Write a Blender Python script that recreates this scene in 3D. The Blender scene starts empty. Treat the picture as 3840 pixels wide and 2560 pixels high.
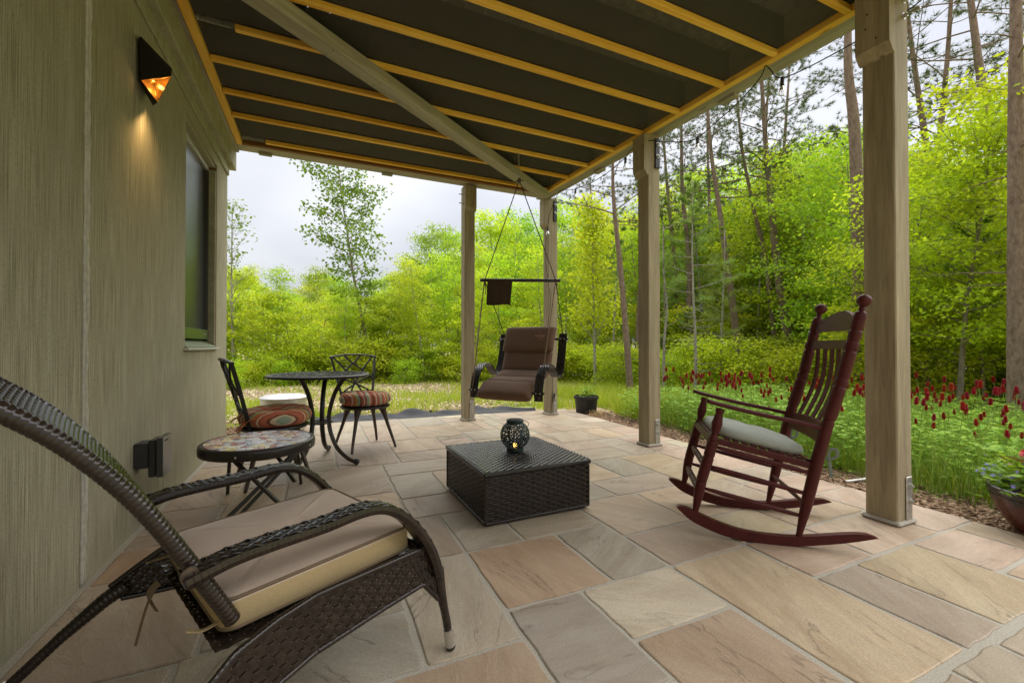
import bpy, bmesh, math, random
import numpy as np
from mathutils import Vector, Matrix, Euler

# ------------------------------------------------------------------ camera, sky, sun, exposure
S = bpy.context.scene
COL = S.collection
cam = bpy.data.cameras.new('camera'); camo = bpy.data.objects.new('camera', cam); COL.objects.link(camo)
cam.sensor_width = 36.0; cam.lens = 36.0 * 1610.0 / 3840.0; cam.clip_start = 0.05; cam.clip_end = 3000
camo.location = (0, 0, 1.0)
camo.rotation_euler = (math.radians(90.57), 0, math.radians(-24.29))
S.camera = camo

SUN_EL, SUN_AZ = 60.0, 72.0      # degrees; azimuth clockwise from +Y
world = bpy.data.worlds.new('World'); S.world = world; world.use_nodes = True
wt = world.node_tree; wn = wt.nodes; wl = wt.links
for n in list(wn): wn.remove(n)
def wnode(t, **k):
    n = wn.new(t)
    for a, b in k.items(): setattr(n, a, b)
    return n
sky = wnode('ShaderNodeTexSky', sky_type='NISHITA', sun_disc=False)
sky.sun_elevation = math.radians(SUN_EL); sky.sun_rotation = math.radians(SUN_AZ)
tc = wnode('ShaderNodeTexCoord'); sep = wnode('ShaderNodeSeparateXYZ'); wl.new(tc.outputs['Generated'], sep.inputs[0])
ab = wnode('ShaderNodeMath', operation='ABSOLUTE'); wl.new(sep.outputs['Z'], ab.inputs[0])
den = wnode('ShaderNodeMath', operation='ADD'); den.inputs[1].default_value = 0.22; wl.new(ab.outputs[0], den.inputs[0])
dx = wnode('ShaderNodeMath', operation='DIVIDE'); wl.new(sep.outputs['X'], dx.inputs[0]); wl.new(den.outputs[0], dx.inputs[1])
dy = wnode('ShaderNodeMath', operation='DIVIDE'); wl.new(sep.outputs['Y'], dy.inputs[0]); wl.new(den.outputs[0], dy.inputs[1])
comb = wnode('ShaderNodeCombineXYZ'); wl.new(dx.outputs[0], comb.inputs[0]); wl.new(dy.outputs[0], comb.inputs[1])
cn = wnode('ShaderNodeTexNoise'); cn.inputs['Scale'].default_value = 0.75; cn.inputs['Detail'].default_value = 4; cn.inputs['Roughness'].default_value = 0.42; cn.inputs['Distortion'].default_value = 0.25
wl.new(comb.outputs[0], cn.inputs['Vector'])
cr = wnode('ShaderNodeValToRGB'); cr.color_ramp.elements[0].position = 0.33; cr.color_ramp.elements[0].color = (0.50, 0.515, 0.57, 1)
cr.color_ramp.elements[1].position = 0.66; cr.color_ramp.elements[1].color = (0.93, 0.93, 0.95, 1); wl.new(cn.outputs['Fac'], cr.inputs[0])
gain = wnode('ShaderNodeMath', operation='MULTIPLY_ADD'); wl.new(ab.outputs[0], gain.inputs[0]); gain.inputs[1].default_value = 0.34; gain.inputs[2].default_value = 0.185
cm = wnode('ShaderNodeVectorMath', operation='SCALE'); wl.new(cr.outputs[0], cm.inputs[0]); wl.new(gain.outputs[0], cm.inputs['Scale'])
bg1 = wnode('ShaderNodeBackground'); wl.new(sky.outputs[0], bg1.inputs['Color']); bg1.inputs['Strength'].default_value = 0.05
bg2 = wnode('ShaderNodeBackground'); wl.new(cm.outputs[0], bg2.inputs['Color']); bg2.inputs['Strength'].default_value = 1.0
mx = wnode('ShaderNodeMixShader'); mx.inputs[0].default_value = 0.9; wl.new(bg1.outputs[0], mx.inputs[1]); wl.new(bg2.outputs[0], mx.inputs[2])
wo = wnode('ShaderNodeOutputWorld'); wl.new(mx.outputs[0], wo.inputs['Surface'])

sd = bpy.data.lights.new('sun', 'SUN'); sd.energy = 1.5; sd.angle = math.radians(100); sd.color = (1.0, 0.965, 0.91)
so = bpy.data.objects.new('sun', sd); COL.objects.link(so)
_a, _e = math.radians(SUN_AZ), math.radians(SUN_EL)
so.rotation_euler = Vector((math.sin(_a)*math.cos(_e), math.cos(_a)*math.cos(_e), math.sin(_e))).to_track_quat('Z', 'Y').to_euler()
so.location = (0, 20, 20)

vs = S.view_settings; S.display_settings.display_device = 'sRGB'
vs.view_transform = 'Standard'; vs.look = 'None'; vs.gamma = 1.0; vs.use_curve_mapping = False
vs.exposure = 2.1
S.render.engine = 'CYCLES'
S.cycles.use_denoising = True
try: S.cycles.denoiser = 'OPENIMAGEDENOISE'; S.cycles.denoising_input_passes = 'RGB_ALBEDO_NORMAL'
except Exception: pass
S.cycles.max_bounces = 8; S.cycles.diffuse_bounces = 5; S.cycles.glossy_bounces = 3; S.cycles.transmission_bounces = 6; S.cycles.transparent_max_bounces = 16
S.cycles.caustics_reflective = False; S.cycles.caustics_refractive = False; S.cycles.sample_clamp_indirect = 6

# ------------------------------------------------------------------ helpers
rnd = random.Random(7)
def V3(*a): return Vector(a)

class MB:
    """collects geometry; build() links it as one mesh object"""
    def __init__(s): s.v = []; s.f = []; s.m = []
    def add(s, vs, fs, mi=0):
        o = len(s.v); s.v.extend([tuple(p) for p in vs]); s.f.extend([tuple(i + o for i in f) for f in fs]); s.m.extend([mi]*len(fs))
    def box(s, c, d, M=None, bev=0.0, mi=0):
        cx, cy, cz = c; hx, hy, hz = d[0]/2, d[1]/2, d[2]/2
        if bev <= 0:
            P = [Vector((cx+a*hx, cy+b*hy, cz+e*hz)) for a, b, e in ((-1,-1,-1),(1,-1,-1),(1,1,-1),(-1,1,-1),(-1,-1,1),(1,-1,1),(1,1,1),(-1,1,1))]
            F = [(0,3,2,1),(4,5,6,7),(0,1,5,4),(1,2,6,5),(2,3,7,6),(3,0,4,7)]
        else:
            b_ = min(bev, hx*.9, hy*.9, hz*.9); P = []; ring = []
            for z, ins in ((-hz, b_), (-hz+b_, 0), (hz-b_, 0), (hz, b_)):
                ax, ay = hx-ins, hy-ins; k = b_ if ins == 0 else 0
                r = [(-ax+k, -ay), (ax-k, -ay), (ax, -ay+k), (ax, ay-k), (ax-k, ay), (-ax+k, ay), (-ax, ay-k), (-ax, -ay+k)] if ins == 0 else \
                    [(-ax+1e-4, -ay), (ax-1e-4, -ay), (ax, -ay+1e-4), (ax, ay-1e-4), (ax-1e-4, ay), (-ax+1e-4, ay), (-ax, ay-1e-4), (-ax, -ay+1e-4)]
                ring.append(len(P)); P += [Vector((cx+x, cy+y, cz+z)) for x, y in r]
            F = [tuple(reversed(range(8))), tuple(range(24, 32))]
            for k in range(3):
                for i in range(8): F.append((ring[k]+i, ring[k]+(i+1) % 8, ring[k+1]+(i+1) % 8, ring[k+1]+i))
        if M is not None: P = [M @ p for p in P]
        s.add(P, F, mi)
    def tube(s, pts, r, n=8, cap=True, flat=None, up=None, closed=False, mi=0):
        """sweep a circle (or n-gon of half sizes flat=(a,b)) along pts; r scalar or list"""
        pts = [Vector(p) for p in pts]; m = len(pts)
        rs = r if isinstance(r, (list, tuple)) else [r]*m
        base = len(s.v); prev = Vector(up) if up is not None else None
        for i, p in enumerate(pts):
            if closed: t = pts[(i+1) % m] - pts[i-1]
            else: t = pts[min(i+1, m-1)] - pts[max(i-1, 0)]
            if t.length < 1e-9: t = Vector((0, 0, 1))
            t.normalize()
            if prev is None: prev = Vector((0, 0, 1)) if abs(t.z) < .9 else Vector((1, 0, 0))
            a = prev - t*prev.dot(t)
            if a.length < 1e-6: a = t.orthogonal()
            a.normalize(); b = t.cross(a)
            if up is None: prev = a
            for k in range(n):
                th = 2*math.pi*(k+.5)/n
                if flat is None: q = p + a*(rs[i]*math.cos(th)) + b*(rs[i]*math.sin(th))
                else:
                    c_, s_ = math.cos(th), math.sin(th)
                    fa, fb = flat[i] if isinstance(flat[0], (list, tuple)) else flat
                    pw = .35
                    q = p + a*(fa*math.copysign(abs(c_)**pw, c_)) + b*(fb*math.copysign(abs(s_)**pw, s_))
                s.v.append(tuple(q))
        segs = m if closed else m-1
        for i in range(segs):
            j = (i+1) % m
            for k in range(n):
                s.f.append((base+i*n+k, base+i*n+(k+1) % n, base+j*n+(k+1) % n, base+j*n+k)); s.m.append(mi)
        if cap and not closed:
            s.f.append(tuple(base+k for k in reversed(range(n)))); s.m.append(mi)
            s.f.append(tuple(base+(m-1)*n+k for k in range(n))); s.m.append(mi)
    def lathe(s, prof, n=24, c=(0,0,0), M=None, mi=0, cap=True):
        base = len(s.v)
        for r, z in prof:
            for k in range(n):
                a = 2*math.pi*k/n; p = Vector((c[0]+r*math.cos(a), c[1]+r*math.sin(a), c[2]+z))
                s.v.append(tuple(M @ p if M is not None else p))
        m = len(prof)
        for i in range(m-1):
            for k in range(n):
                s.f.append((base+i*n+k, base+i*n+(k+1) % n, base+(i+1)*n+(k+1) % n, base+(i+1)*n+k)); s.m.append(mi)
        if cap:
            s.f.append(tuple(base+k for k in reversed(range(n)))); s.m.append(mi)
            s.f.append(tuple(base+(m-1)*n+k for k in range(n))); s.m.append(mi)
    def sphere(s, c, r, n=12, m=8, sc=(1,1,1)):
        prof = [(max(r*math.sin(math.pi*i/m), 1e-4), -r*math.cos(math.pi*i/m)) for i in range(m+1)]
        M = Matrix.Translation(c) @ Matrix.Diagonal((sc[0], sc[1], sc[2], 1))
        s.lathe(prof, n, M=M)
    def prism(s, poly, h, M, mi=0):
        """poly: list of (x,y) counter-clockwise, extruded 0..h on local z, placed with matrix M"""
        n = len(poly)
        P = [M @ Vector((x, y, 0)) for x, y in poly] + [M @ Vector((x, y, h)) for x, y in poly]
        F = [tuple(reversed(range(n))), tuple(range(n, 2*n))] + [(i, (i+1) % n, n+(i+1) % n, n+i) for i in range(n)]
        s.add(P, F, mi)
    def weave(s, P, nu, nv, amp, gap=.14, seg=2, stake=True, ph=0, sw=.3):
        """interlaced strands on surface P(u,v)->(point, normal); u,v in cells; strands run along u"""
        N = nu*seg
        for j in range(nv):
            base = len(s.v); a, b, c = j+gap/2, j+.5, j+1-gap/2
            for i in range(N+1):
                u = i/seg; off = amp*math.cos(math.pi*(u+j+ph))
                for v, k in ((a, -.25), (b, .3), (c, -.25)):
                    p, n = P(u, v); s.v.append(tuple(p + n*(off + k*amp)))
            for i in range(N):
                q = base+3*i
                s.f.append((q, q+3, q+4, q+1)); s.f.append((q+1, q+4, q+5, q+2)); s.m += [0, 0]
        if stake:
            st = max(1, nv//2)
            for i in range(nu+1):
                base = len(s.v)
                for k in range(st+1):
                    v = nv*k/st
                    for u in (max(i-sw/2, 0), min(i+sw/2, nu)):
                        p, n = P(u, v); s.v.append(tuple(p - n*amp*.15))
                for k in range(st):
                    q = base+2*k; s.f.append((q, q+1, q+3, q+2)); s.m.append(0)
    def build(s, name, mat, parent=None, smooth=False, kind=None, loc=None, label=None):
        me = bpy.data.meshes.new(name); me.from_pydata(s.v, [], s.f)
        mats = mat if isinstance(mat, (list, tuple)) else [mat]
        for m in mats: me.materials.append(m)
        if len(mats) > 1: me.polygons.foreach_set('material_index', s.m)
        if smooth: me.polygons.foreach_set('use_smooth', [True]*len(me.polygons))
        me.validate(); me.update()
        return link(name, me, parent, kind, label)

def link(name, me, parent=None, kind=None, label=None):
    o = bpy.data.objects.new(name, me); COL.objects.link(o)
    if parent is not None: o.parent = parent
    if kind: o['kind'] = kind
    if label: o['label'] = label
    return o
def smooth_angle(o, ang=40):
    me = o.data; me.polygons.foreach_set('use_smooth', [True]*len(me.polygons))
    bm = bmesh.new(); bm.from_mesh(me); t = math.radians(ang)
    for e in bm.edges:
        if len(e.link_faces) == 2 and e.calc_face_angle(0) > t: e.smooth = False
    bm.to_mesh(me); bm.free(); return o
def thing(name, label, cat, loc=(0,0,0), rz=0.0, group=None):
    o = bpy.data.objects.new(name, None); COL.objects.link(o); o.empty_display_size = .1
    o.location = loc; o.rotation_euler = (0, 0, rz); tag(o, label, cat, group); return o
def tag(o, label, cat, group=None):
    o['label'] = label; o['category'] = cat
    if group: o['group'] = group
    return o
def copy_tree(o, parent=None):
    c = o.copy(); COL.objects.link(c); c.parent = parent
    for ch in [x for x in o.children]: copy_tree(ch, c)
    return c
def quick(name, verts, quads, mat, parent=None, kind=None, smooth=False, matidx=None):
    """fast numpy mesh: verts (n,3), faces (m,k) equal size k"""
    me = bpy.data.meshes.new(name); verts = np.asarray(verts, np.float32); quads = np.asarray(quads, np.int32)
    k = quads.shape[1]; m = quads.shape[0]
    me.vertices.add(len(verts)); me.vertices.foreach_set('co', verts.ravel())
    me.loops.add(m*k); me.loops.foreach_set('vertex_index', quads.ravel())
    me.polygons.add(m); me.polygons.foreach_set('loop_start', np.arange(0, m*k, k, dtype=np.int32))
    try: me.polygons.foreach_set('loop_total', np.full(m, k, np.int32))
    except Exception: pass
    for mm in (mat if isinstance(mat, (list, tuple)) else [mat]): me.materials.append(mm)
    if matidx is not None: me.polygons.foreach_set('material_index', np.asarray(matidx, np.int32))
    if smooth: me.polygons.foreach_set('use_smooth', np.ones(m, bool))
    me.update(calc_edges=True); 
    return me
def lerp(a, b, t): return a + (b-a)*t
def cat_rom(pts, n):
    """smooth curve through pts, n samples per span"""
    P = [Vector(p) for p in pts]; out = []
    for i in range(len(P)-1):
        p0, p1, p2, p3 = P[max(i-1, 0)], P[i], P[i+1], P[min(i+2, len(P)-1)]
        for k in range(n):
            t = k/n; t2, t3 = t*t, t*t*t
            out.append(.5*((2*p1) + (p2-p0)*t + (2*p0-5*p1+4*p2-p3)*t2 + (3*p1-p0-3*p2+p3)*t3))
    out.append(P[-1]); return out

# ------------------------------------------------------------------ materials
def new_mat(name):
    m = bpy.data.materials.new(name); m.use_nodes = True; nt = m.node_tree
    return m, nt, nt.nodes['Principled BSDF']
def N(nt, t, **k):
    n = nt.nodes.new(t)
    for a, b in k.items(): setattr(n, a, b)
    return n
def ramp(nt, src, stops, interp='LINEAR'):
    r = N(nt, 'ShaderNodeValToRGB'); r.color_ramp.interpolation = interp
    e = r.color_ramp.elements
    while len(e) < len(stops): e.new(.5)
    for x, (p, c) in zip(e, stops): x.position = p; x.color = (c[0], c[1], c[2], 1) if len(c) == 3 else c
    nt.links.new(src, r.inputs[0]); return r.outputs[0]
def noise(nt, scale, detail=4, rough=.55, vec=None, dist=0.0):
    n = N(nt, 'ShaderNodeTexNoise'); n.inputs['Scale'].default_value = scale; n.inputs['Detail'].default_value = detail
    n.inputs['Roughness'].default_value = rough; n.inputs['Distortion'].default_value = dist
    if vec is not None: nt.links.new(vec, n.inputs['Vector'])
    return n.outputs['Fac']
def coords(nt, scale=(1,1,1), rot=(0,0,0), kind='Object'):
    t = N(nt, 'ShaderNodeTexCoord'); mp = N(nt, 'ShaderNodeMapping'); mp.inputs['Scale'].default_value = scale; mp.inputs['Rotation'].default_value = rot
    nt.links.new(t.outputs[kind], mp.inputs['Vector']); return mp.outputs[0]
def mixc(nt, f, a, b, mode='MIX'):
    m = N(nt, 'ShaderNodeMix', data_type='RGBA', blend_type=mode)
    for s, x in ((0, f), (6, a), (7, b)):
        if isinstance(x, (int, float)): m.inputs[s].default_value = x
        elif isinstance(x, tuple): m.inputs[s].default_value = (x[0], x[1], x[2], 1)
        else: nt.links.new(x, m.inputs[s])
    return m.outputs[2]
def bump(nt, bs, h, st=.3, d=.01):
    b = N(nt, 'ShaderNodeBump'); b.inputs['Strength'].default_value = st; b.inputs['Distance'].default_value = d
    nt.links.new(h, b.inputs['Height']); nt.links.new(b.outputs[0], bs.inputs['Normal']); return b
def plain(name, col, rough=.5, metal=0.0, var=.12, scale=40, bst=.0, spec=.5, dirt=None):
    m, nt, bs = new_mat(name); v = coords(nt)
    f = noise(nt, scale, 4, .6, v)
    c = ramp(nt, f, [(.3, tuple(x*(1-var) for x in col)), (.7, tuple(min(x*(1+var), 1) for x in col))])
    if dirt:
        f2 = noise(nt, scale*.15, 5, .65, v); c = mixc(nt, ramp(nt, f2, [(.45, (0,0,0)), (.7, (dirt[3],)*3)]), c, dirt[:3])
    nt.links.new(c, bs.inputs['Base Color']); bs.inputs['Roughness'].default_value = rough; bs.inputs['Metallic'].default_value = metal
    bs.inputs['Specular IOR Level'].default_value = spec
    if bst: bump(nt, bs, f, bst, .004)
    return m
def wood(name, c1, c2, axis='Z', rough=.65, sc=9, knots=True, grainscale=1.0):
    m, nt, bs = new_mat(name)
    long_ = .06; s3 = {'X': (long_, 1, 1), 'Y': (1, long_, 1), 'Z': (1, 1, long_)}[axis]
    oi = N(nt, 'ShaderNodeObjectInfo'); t = N(nt, 'ShaderNodeTexCoord')
    addv = N(nt, 'ShaderNodeVectorMath', operation='ADD'); sc3 = N(nt, 'ShaderNodeVectorMath', operation='SCALE')
    cb = N(nt, 'ShaderNodeCombineXYZ')
    for i in range(3): nt.links.new(oi.outputs['Random'], cb.inputs[i])
    nt.links.new(cb.outputs[0], sc3.inputs[0]); sc3.inputs['Scale'].default_value = 37.0
    nt.links.new(t.outputs['Object'], addv.inputs[0]); nt.links.new(sc3.outputs[0], addv.inputs[1])
    mp = N(nt, 'ShaderNodeMapping'); mp.inputs['Scale'].default_value = s3; nt.links.new(addv.outputs[0], mp.inputs['Vector'])
    w = noise(nt, sc*6*grainscale, 6, .7, mp.outputs[0], .6); w2 = noise(nt, sc*1.2*grainscale, 3, .5, mp.outputs[0], .3)
    mixf = N(nt, 'ShaderNodeMath', operation='MULTIPLY_ADD'); nt.links.new(w, mixf.inputs[0]); mixf.inputs[1].default_value = .55
    hf = N(nt, 'ShaderNodeMath', operation='MULTIPLY'); nt.links.new(w2, hf.inputs[0]); hf.inputs[1].default_value = .45; nt.links.new(hf.outputs[0], mixf.inputs[2])
    c = ramp(nt, mixf.outputs[0], [(.30, tuple(x*.72 for x in c1)), (.42, c1), (.62, c2)])
    if knots:
        vo = N(nt, 'ShaderNodeTexVoronoi'); vo.inputs['Scale'].default_value = 3.2
        mp2 = N(nt, 'ShaderNodeMapping'); mp2.inputs['Scale'].default_value = {'X': (.55, 2, 2), 'Y': (2, .55, 2), 'Z': (2, 2, .55)}[axis]
        nt.links.new(addv.outputs[0], mp2.inputs['Vector']); nt.links.new(mp2.outputs[0], vo.inputs['Vector'])
        k = ramp(nt, vo.outputs['Distance'], [(.0, (1, 1, 1)), (.10, (0, 0, 0))])
        c = mixc(nt, k, c, tuple(x*.32 for x in c1))
    nt.links.new(c, bs.inputs['Base Color']); bs.inputs['Roughness'].default_value = rough; bs.inputs['Specular IOR Level'].default_value = .3
    bump(nt, bs, w, .35, .003); return m

def leafmat(name, a, b, trans=.45, obj=.35, rough=.5):
    m, nt, bs = new_mat(name); g = N(nt, 'ShaderNodeNewGeometry'); oi = N(nt, 'ShaderNodeObjectInfo')
    c = mixc(nt, g.outputs['Random Per Island'], a, b)
    hs = N(nt, 'ShaderNodeHueSaturation'); nt.links.new(c, hs.inputs['Color'])
    def rr(lo, hi, off):
        ad = N(nt, 'ShaderNodeMath', operation='MULTIPLY'); nt.links.new(oi.outputs['Random'], ad.inputs[0]); ad.inputs[1].default_value = off
        fr = N(nt, 'ShaderNodeMath', operation='FRACT'); nt.links.new(ad.outputs[0], fr.inputs[0])
        mr = N(nt, 'ShaderNodeMapRange'); nt.links.new(fr.outputs[0], mr.inputs[0]); mr.inputs[3].default_value = lo; mr.inputs[4].default_value = hi; return mr.outputs[0]
    nt.links.new(rr(.5-.018*obj/.35, .5+.018*obj/.35, 1.0), hs.inputs['Hue']); nt.links.new(rr(1-.5*obj, 1+.5*obj, 7.31), hs.inputs['Value'])
    nt.links.new(hs.outputs[0], bs.inputs['Base Color']); bs.inputs['Roughness'].default_value = rough; bs.inputs['Specular IOR Level'].default_value = .25
    tr = N(nt, 'ShaderNodeBsdfTranslucent'); c2 = mixc(nt, 1.0, hs.outputs[0], (1.15, 1.05, .6), 'MULTIPLY'); nt.links.new(c2, tr.inputs[0])
    ms = N(nt, 'ShaderNodeMixShader'); ms.inputs[0].default_value = trans
    nt.links.new(bs.outputs[0], ms.inputs[1]); nt.links.new(tr.outputs[0], ms.inputs[2])
    nt.links.new(ms.outputs[0], nt.nodes['Material Output'].inputs['Surface']); return m

def stone_mat():
    m, nt, bs = new_mat('sandstone'); oi = N(nt, 'ShaderNodeObjectInfo'); t = N(nt, 'ShaderNodeTexCoord')
    cb = N(nt, 'ShaderNodeCombineXYZ'); nt.links.new(oi.outputs['Random'], cb.inputs[0]); nt.links.new(oi.outputs['Random'], cb.inputs[1])
    sc3 = N(nt, 'ShaderNodeVectorMath', operation='SCALE'); nt.links.new(cb.outputs[0], sc3.inputs[0]); sc3.inputs['Scale'].default_value = 91.0
    ad = N(nt, 'ShaderNodeVectorMath', operation='ADD'); nt.links.new(t.outputs['Object'], ad.inputs[0]); nt.links.new(sc3.outputs[0], ad.inputs[1])
    ang = N(nt, 'ShaderNodeMath', operation='MULTIPLY'); nt.links.new(oi.outputs['Random'], ang.inputs[0]); ang.inputs[1].default_value = 23.0
    rot = N(nt, 'ShaderNodeVectorRotate', rotation_type='Z_AXIS'); nt.links.new(ad.outputs[0], rot.inputs['Vector']); nt.links.new(ang.outputs[0], rot.inputs['Angle'])
    mp = N(nt, 'ShaderNodeMapping'); mp.inputs['Scale'].default_value = (1, .22, 1); nt.links.new(rot.outputs[0], mp.inputs['Vector'])
    big = noise(nt, 5.0, 4, .6, mp.outputs[0], .8); mid = noise(nt, 22, 6, .65, mp.outputs[0], .5); fine = noise(nt, 260, 3, .6, ad.outputs[0])
    base = oi.outputs['Color']
    c = mixc(nt, ramp(nt, big, [(.36, (0,0,0)), (.68, (1,1,1))]), base, mixc(nt, 1.0, base, (.72, .66, .60), 'MULTIPLY'))
    rust = noise(nt, 2.6, 5, .6, ad.outputs[0], 1.0)
    c = mixc(nt, ramp(nt, rust, [(.60, (0,0,0)), (.74, (.45,.45,.45))]), c, mixc(nt, 1.0, base, (1.05, .80, .55), 'MULTIPLY'))
    c = mixc(nt, ramp(nt, mid, [(.45, (0,0,0)), (.75, (.30,.30,.30))]), c, mixc(nt, 1.0, base, (1.25, 1.22, 1.18), 'MULTIPLY'))
    c = mixc(nt, .30, c, ramp(nt, fine, [(.3, (.1,.1,.1)), (.7, (.9,.88,.84))]), 'OVERLAY')
    # cleft lines: thin cracks where a stretched noise crosses a level
    crk = noise(nt, 3.2, 6, .62, mp.outputs[0], 1.2)
    line = ramp(nt, crk, [(.405, (0,0,0)), (.413, (1,1,1)), (.416, (1,1,1)), (.424, (0,0,0))])
    gate = ramp(nt, noise(nt, 4.5, 2, .5, ad.outputs[0]), [(.42, (0,0,0)), (.55, (1,1,1))])
    ln = mixc(nt, 1.0, line, gate, 'MULTIPLY')
    c = mixc(nt, mixc(nt, 1.0, ln, (.6, .6, .6), 'MULTIPLY'), c, (.10, .075, .05))
    sc_ = noise(nt, 48, 4, .75, mp.outputs[0], .3)
    c = mixc(nt, ramp(nt, sc_, [(.56, (0,0,0)), (.72, (.38,.38,.38))]), c, mixc(nt, 1.0, base, (1.35, 1.32, 1.28), 'MULTIPLY'))
    c = mixc(nt, ramp(nt, sc_, [(.26, (.42,.42,.42)), (.42, (0,0,0))]), c, mixc(nt, 1.0, base, (.55, .50, .45), 'MULTIPLY'))
    nt.links.new(c, bs.inputs['Base Color'])
    r = ramp(nt, mid, [(.3, (.46,.46,.46)), (.7, (.68,.68,.68))]); nt.links.new(r, bs.inputs['Roughness']); bs.inputs['Specular IOR Level'].default_value = .42
    # relief: stepped cleft surface
    step = ramp(nt, crk, [(.40, (.0,.0,.0)), (.425, (.5,.5,.5)), (.55, (.55,.55,.55)), (.575, (1,1,1))])
    rg = N(nt, 'ShaderNodeTexNoise', noise_type='RIDGED_MULTIFRACTAL'); rg.inputs['Scale'].default_value = 5.5; rg.inputs['Detail'].default_value = 7; rg.inputs['Roughness'].default_value = .62; rg.inputs['Distortion'].default_value = .9
    nt.links.new(mp.outputs[0], rg.inputs['Vector'])
    rgs = ramp(nt, rg.outputs['Fac'], [(.15, (0,0,0)), (.9, (1,1,1))])
    hm = mixc(nt, .5, step, mid); hm = mixc(nt, .45, hm, rgs); hm = mixc(nt, .15, hm, fine)
    bump(nt, bs, hm, .8, .009); return m

def wall_mat():
    m, nt, bs = new_mat('ribbed_plaster'); v = coords(nt, (1, 1, .012))
    rib = noise(nt, 240, 4, .75, v); broad = noise(nt, 6, 4, .6, coords(nt, (1, 1, .06))); spot = noise(nt, 220, 3, .7, coords(nt, (1, 1, .35)))
    cloud = noise(nt, 1.6, 5, .6, coords(nt))
    c = ramp(nt, rib, [(.37, (.155, .140, .090)), (.50, (.40, .365, .255)), (.63, (.58, .545, .405))])
    c = mixc(nt, ramp(nt, broad, [(.35, (0,0,0)), (.7, (.55,.55,.55))]), c, (.32, .30, .21))
    c = mixc(nt, ramp(nt, broad, [(.60, (0,0,0)), (.8, (.5,.5,.5))]), c, (.60, .57, .46))
    c = mixc(nt, ramp(nt, spot, [(.56, (0,0,0)), (.68, (.75,.75,.75))]), c, (.13, .115, .075))
    c = mixc(nt, ramp(nt, cloud, [(.45, (0,0,0)), (.75, (.4,.4,.4))]), c, (.29, .285, .19))
    nt.links.new(c, bs.inputs['Base Color']); bs.inputs['Roughness'].default_value = .8; bs.inputs['Specular IOR Level'].default_value = .2
    h = mixc(nt, .35, rib, spot); bump(nt, bs, h, .5, .006); return m

def glassy(name, col=(1,1,1), rough=0.0, mixt=.85):
    m, nt, bs = new_mat(name)
    gl = N(nt, 'ShaderNodeBsdfGlossy'); gl.inputs['Roughness'].default_value = .03
    tr = N(nt, 'ShaderNodeBsdfTransparent'); tr.inputs[0].default_value = (*col, 1)
    fr = N(nt, 'ShaderNodeFresnel'); fr.inputs[0].default_value = 1.5
    ms = N(nt, 'ShaderNodeMixShader'); nt.links.new(fr.outputs[0], ms.inputs[0]); nt.links.new(tr.outputs[0], ms.inputs[1]); nt.links.new(gl.outputs[0], ms.inputs[2])
    nt.links.new(ms.outputs[0], nt.nodes['Material Output'].inputs['Surface']); return m
def emis(name, col, st):
    m, nt, bs = new_mat(name); bs.inputs['Base Color'].default_value = (*col, 1); bs.inputs['Emission Color'].default_value = (*col, 1); bs.inputs['Emission Strength'].default_value = st; return m
def screen_mat(name, col, open_):
    m, nt, bs = new_mat(name); bs.inputs['Base Color'].default_value = (*col, 1); bs.inputs['Roughness'].default_value = .7
    tr = N(nt, 'ShaderNodeBsdfTransparent'); ms = N(nt, 'ShaderNodeMixShader'); ms.inputs[0].default_value = open_
    nt.links.new(bs.outputs[0], ms.inputs[1]); nt.links.new(tr.outputs[0], ms.inputs[2]); nt.links.new(ms.outputs[0], nt.nodes['Material Output'].inputs['Surface']); return m
def stripes(name, axis=0, scale=5.0):
    m, nt, bs = new_mat(name); t = N(nt, 'ShaderNodeTexCoord'); sp = N(nt, 'ShaderNodeSeparateXYZ'); nt.links.new(t.outputs['Object'], sp.inputs[0])
    wob = noise(nt, 9, 2, .5, t.outputs['Object']); ml = N(nt, 'ShaderNodeMath', operation='MULTIPLY_ADD'); nt.links.new(wob, ml.inputs[0]); ml.inputs[1].default_value = .02; nt.links.new(sp.outputs[axis], ml.inputs[2])
    a = N(nt, 'ShaderNodeMath', operation='MULTIPLY'); nt.links.new(ml.outputs[0], a.inputs[0]); a.inputs[1].default_value = scale
    fr = N(nt, 'ShaderNodeMath', operation='FRACT'); nt.links.new(a.outputs[0], fr.inputs[0])
    O, R_, Cr, G, Br, Go = (.42,.13,.07), (.33,.07,.05), (.55,.42,.28), (.26,.32,.22), (.17,.06,.035), (.42,.26,.06)
    seq = [O, Cr, R_, O, G, Cr, Br, O, R_, Cr, O, Go, G, Br, O, Cr, R_, G, Cr, O, Br, R_]
    rs = random.Random(3); pos = 0; st = []
    ws = [rs.uniform(.5, 1.6) for _ in seq]; tot = sum(ws)
    for c, w in zip(seq, ws): st.append((pos/tot, c)); pos += w
    c = ramp(nt, fr.outputs[0], st, 'CONSTANT')
    wv = noise(nt, 400, 2, .5, t.outputs['Object']); c = mixc(nt, .12, c, ramp(nt, wv, [(.3, (.1,.1,.1)), (.7, (.9,.9,.9))]), 'OVERLAY')
    nt.links.new(c, bs.inputs['Base Color']); bs.inputs['Roughness'].default_value = .85; bs.inputs['Specular IOR Level'].default_value = .15; bump(nt, bs, wv, .2, .002); return m
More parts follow.
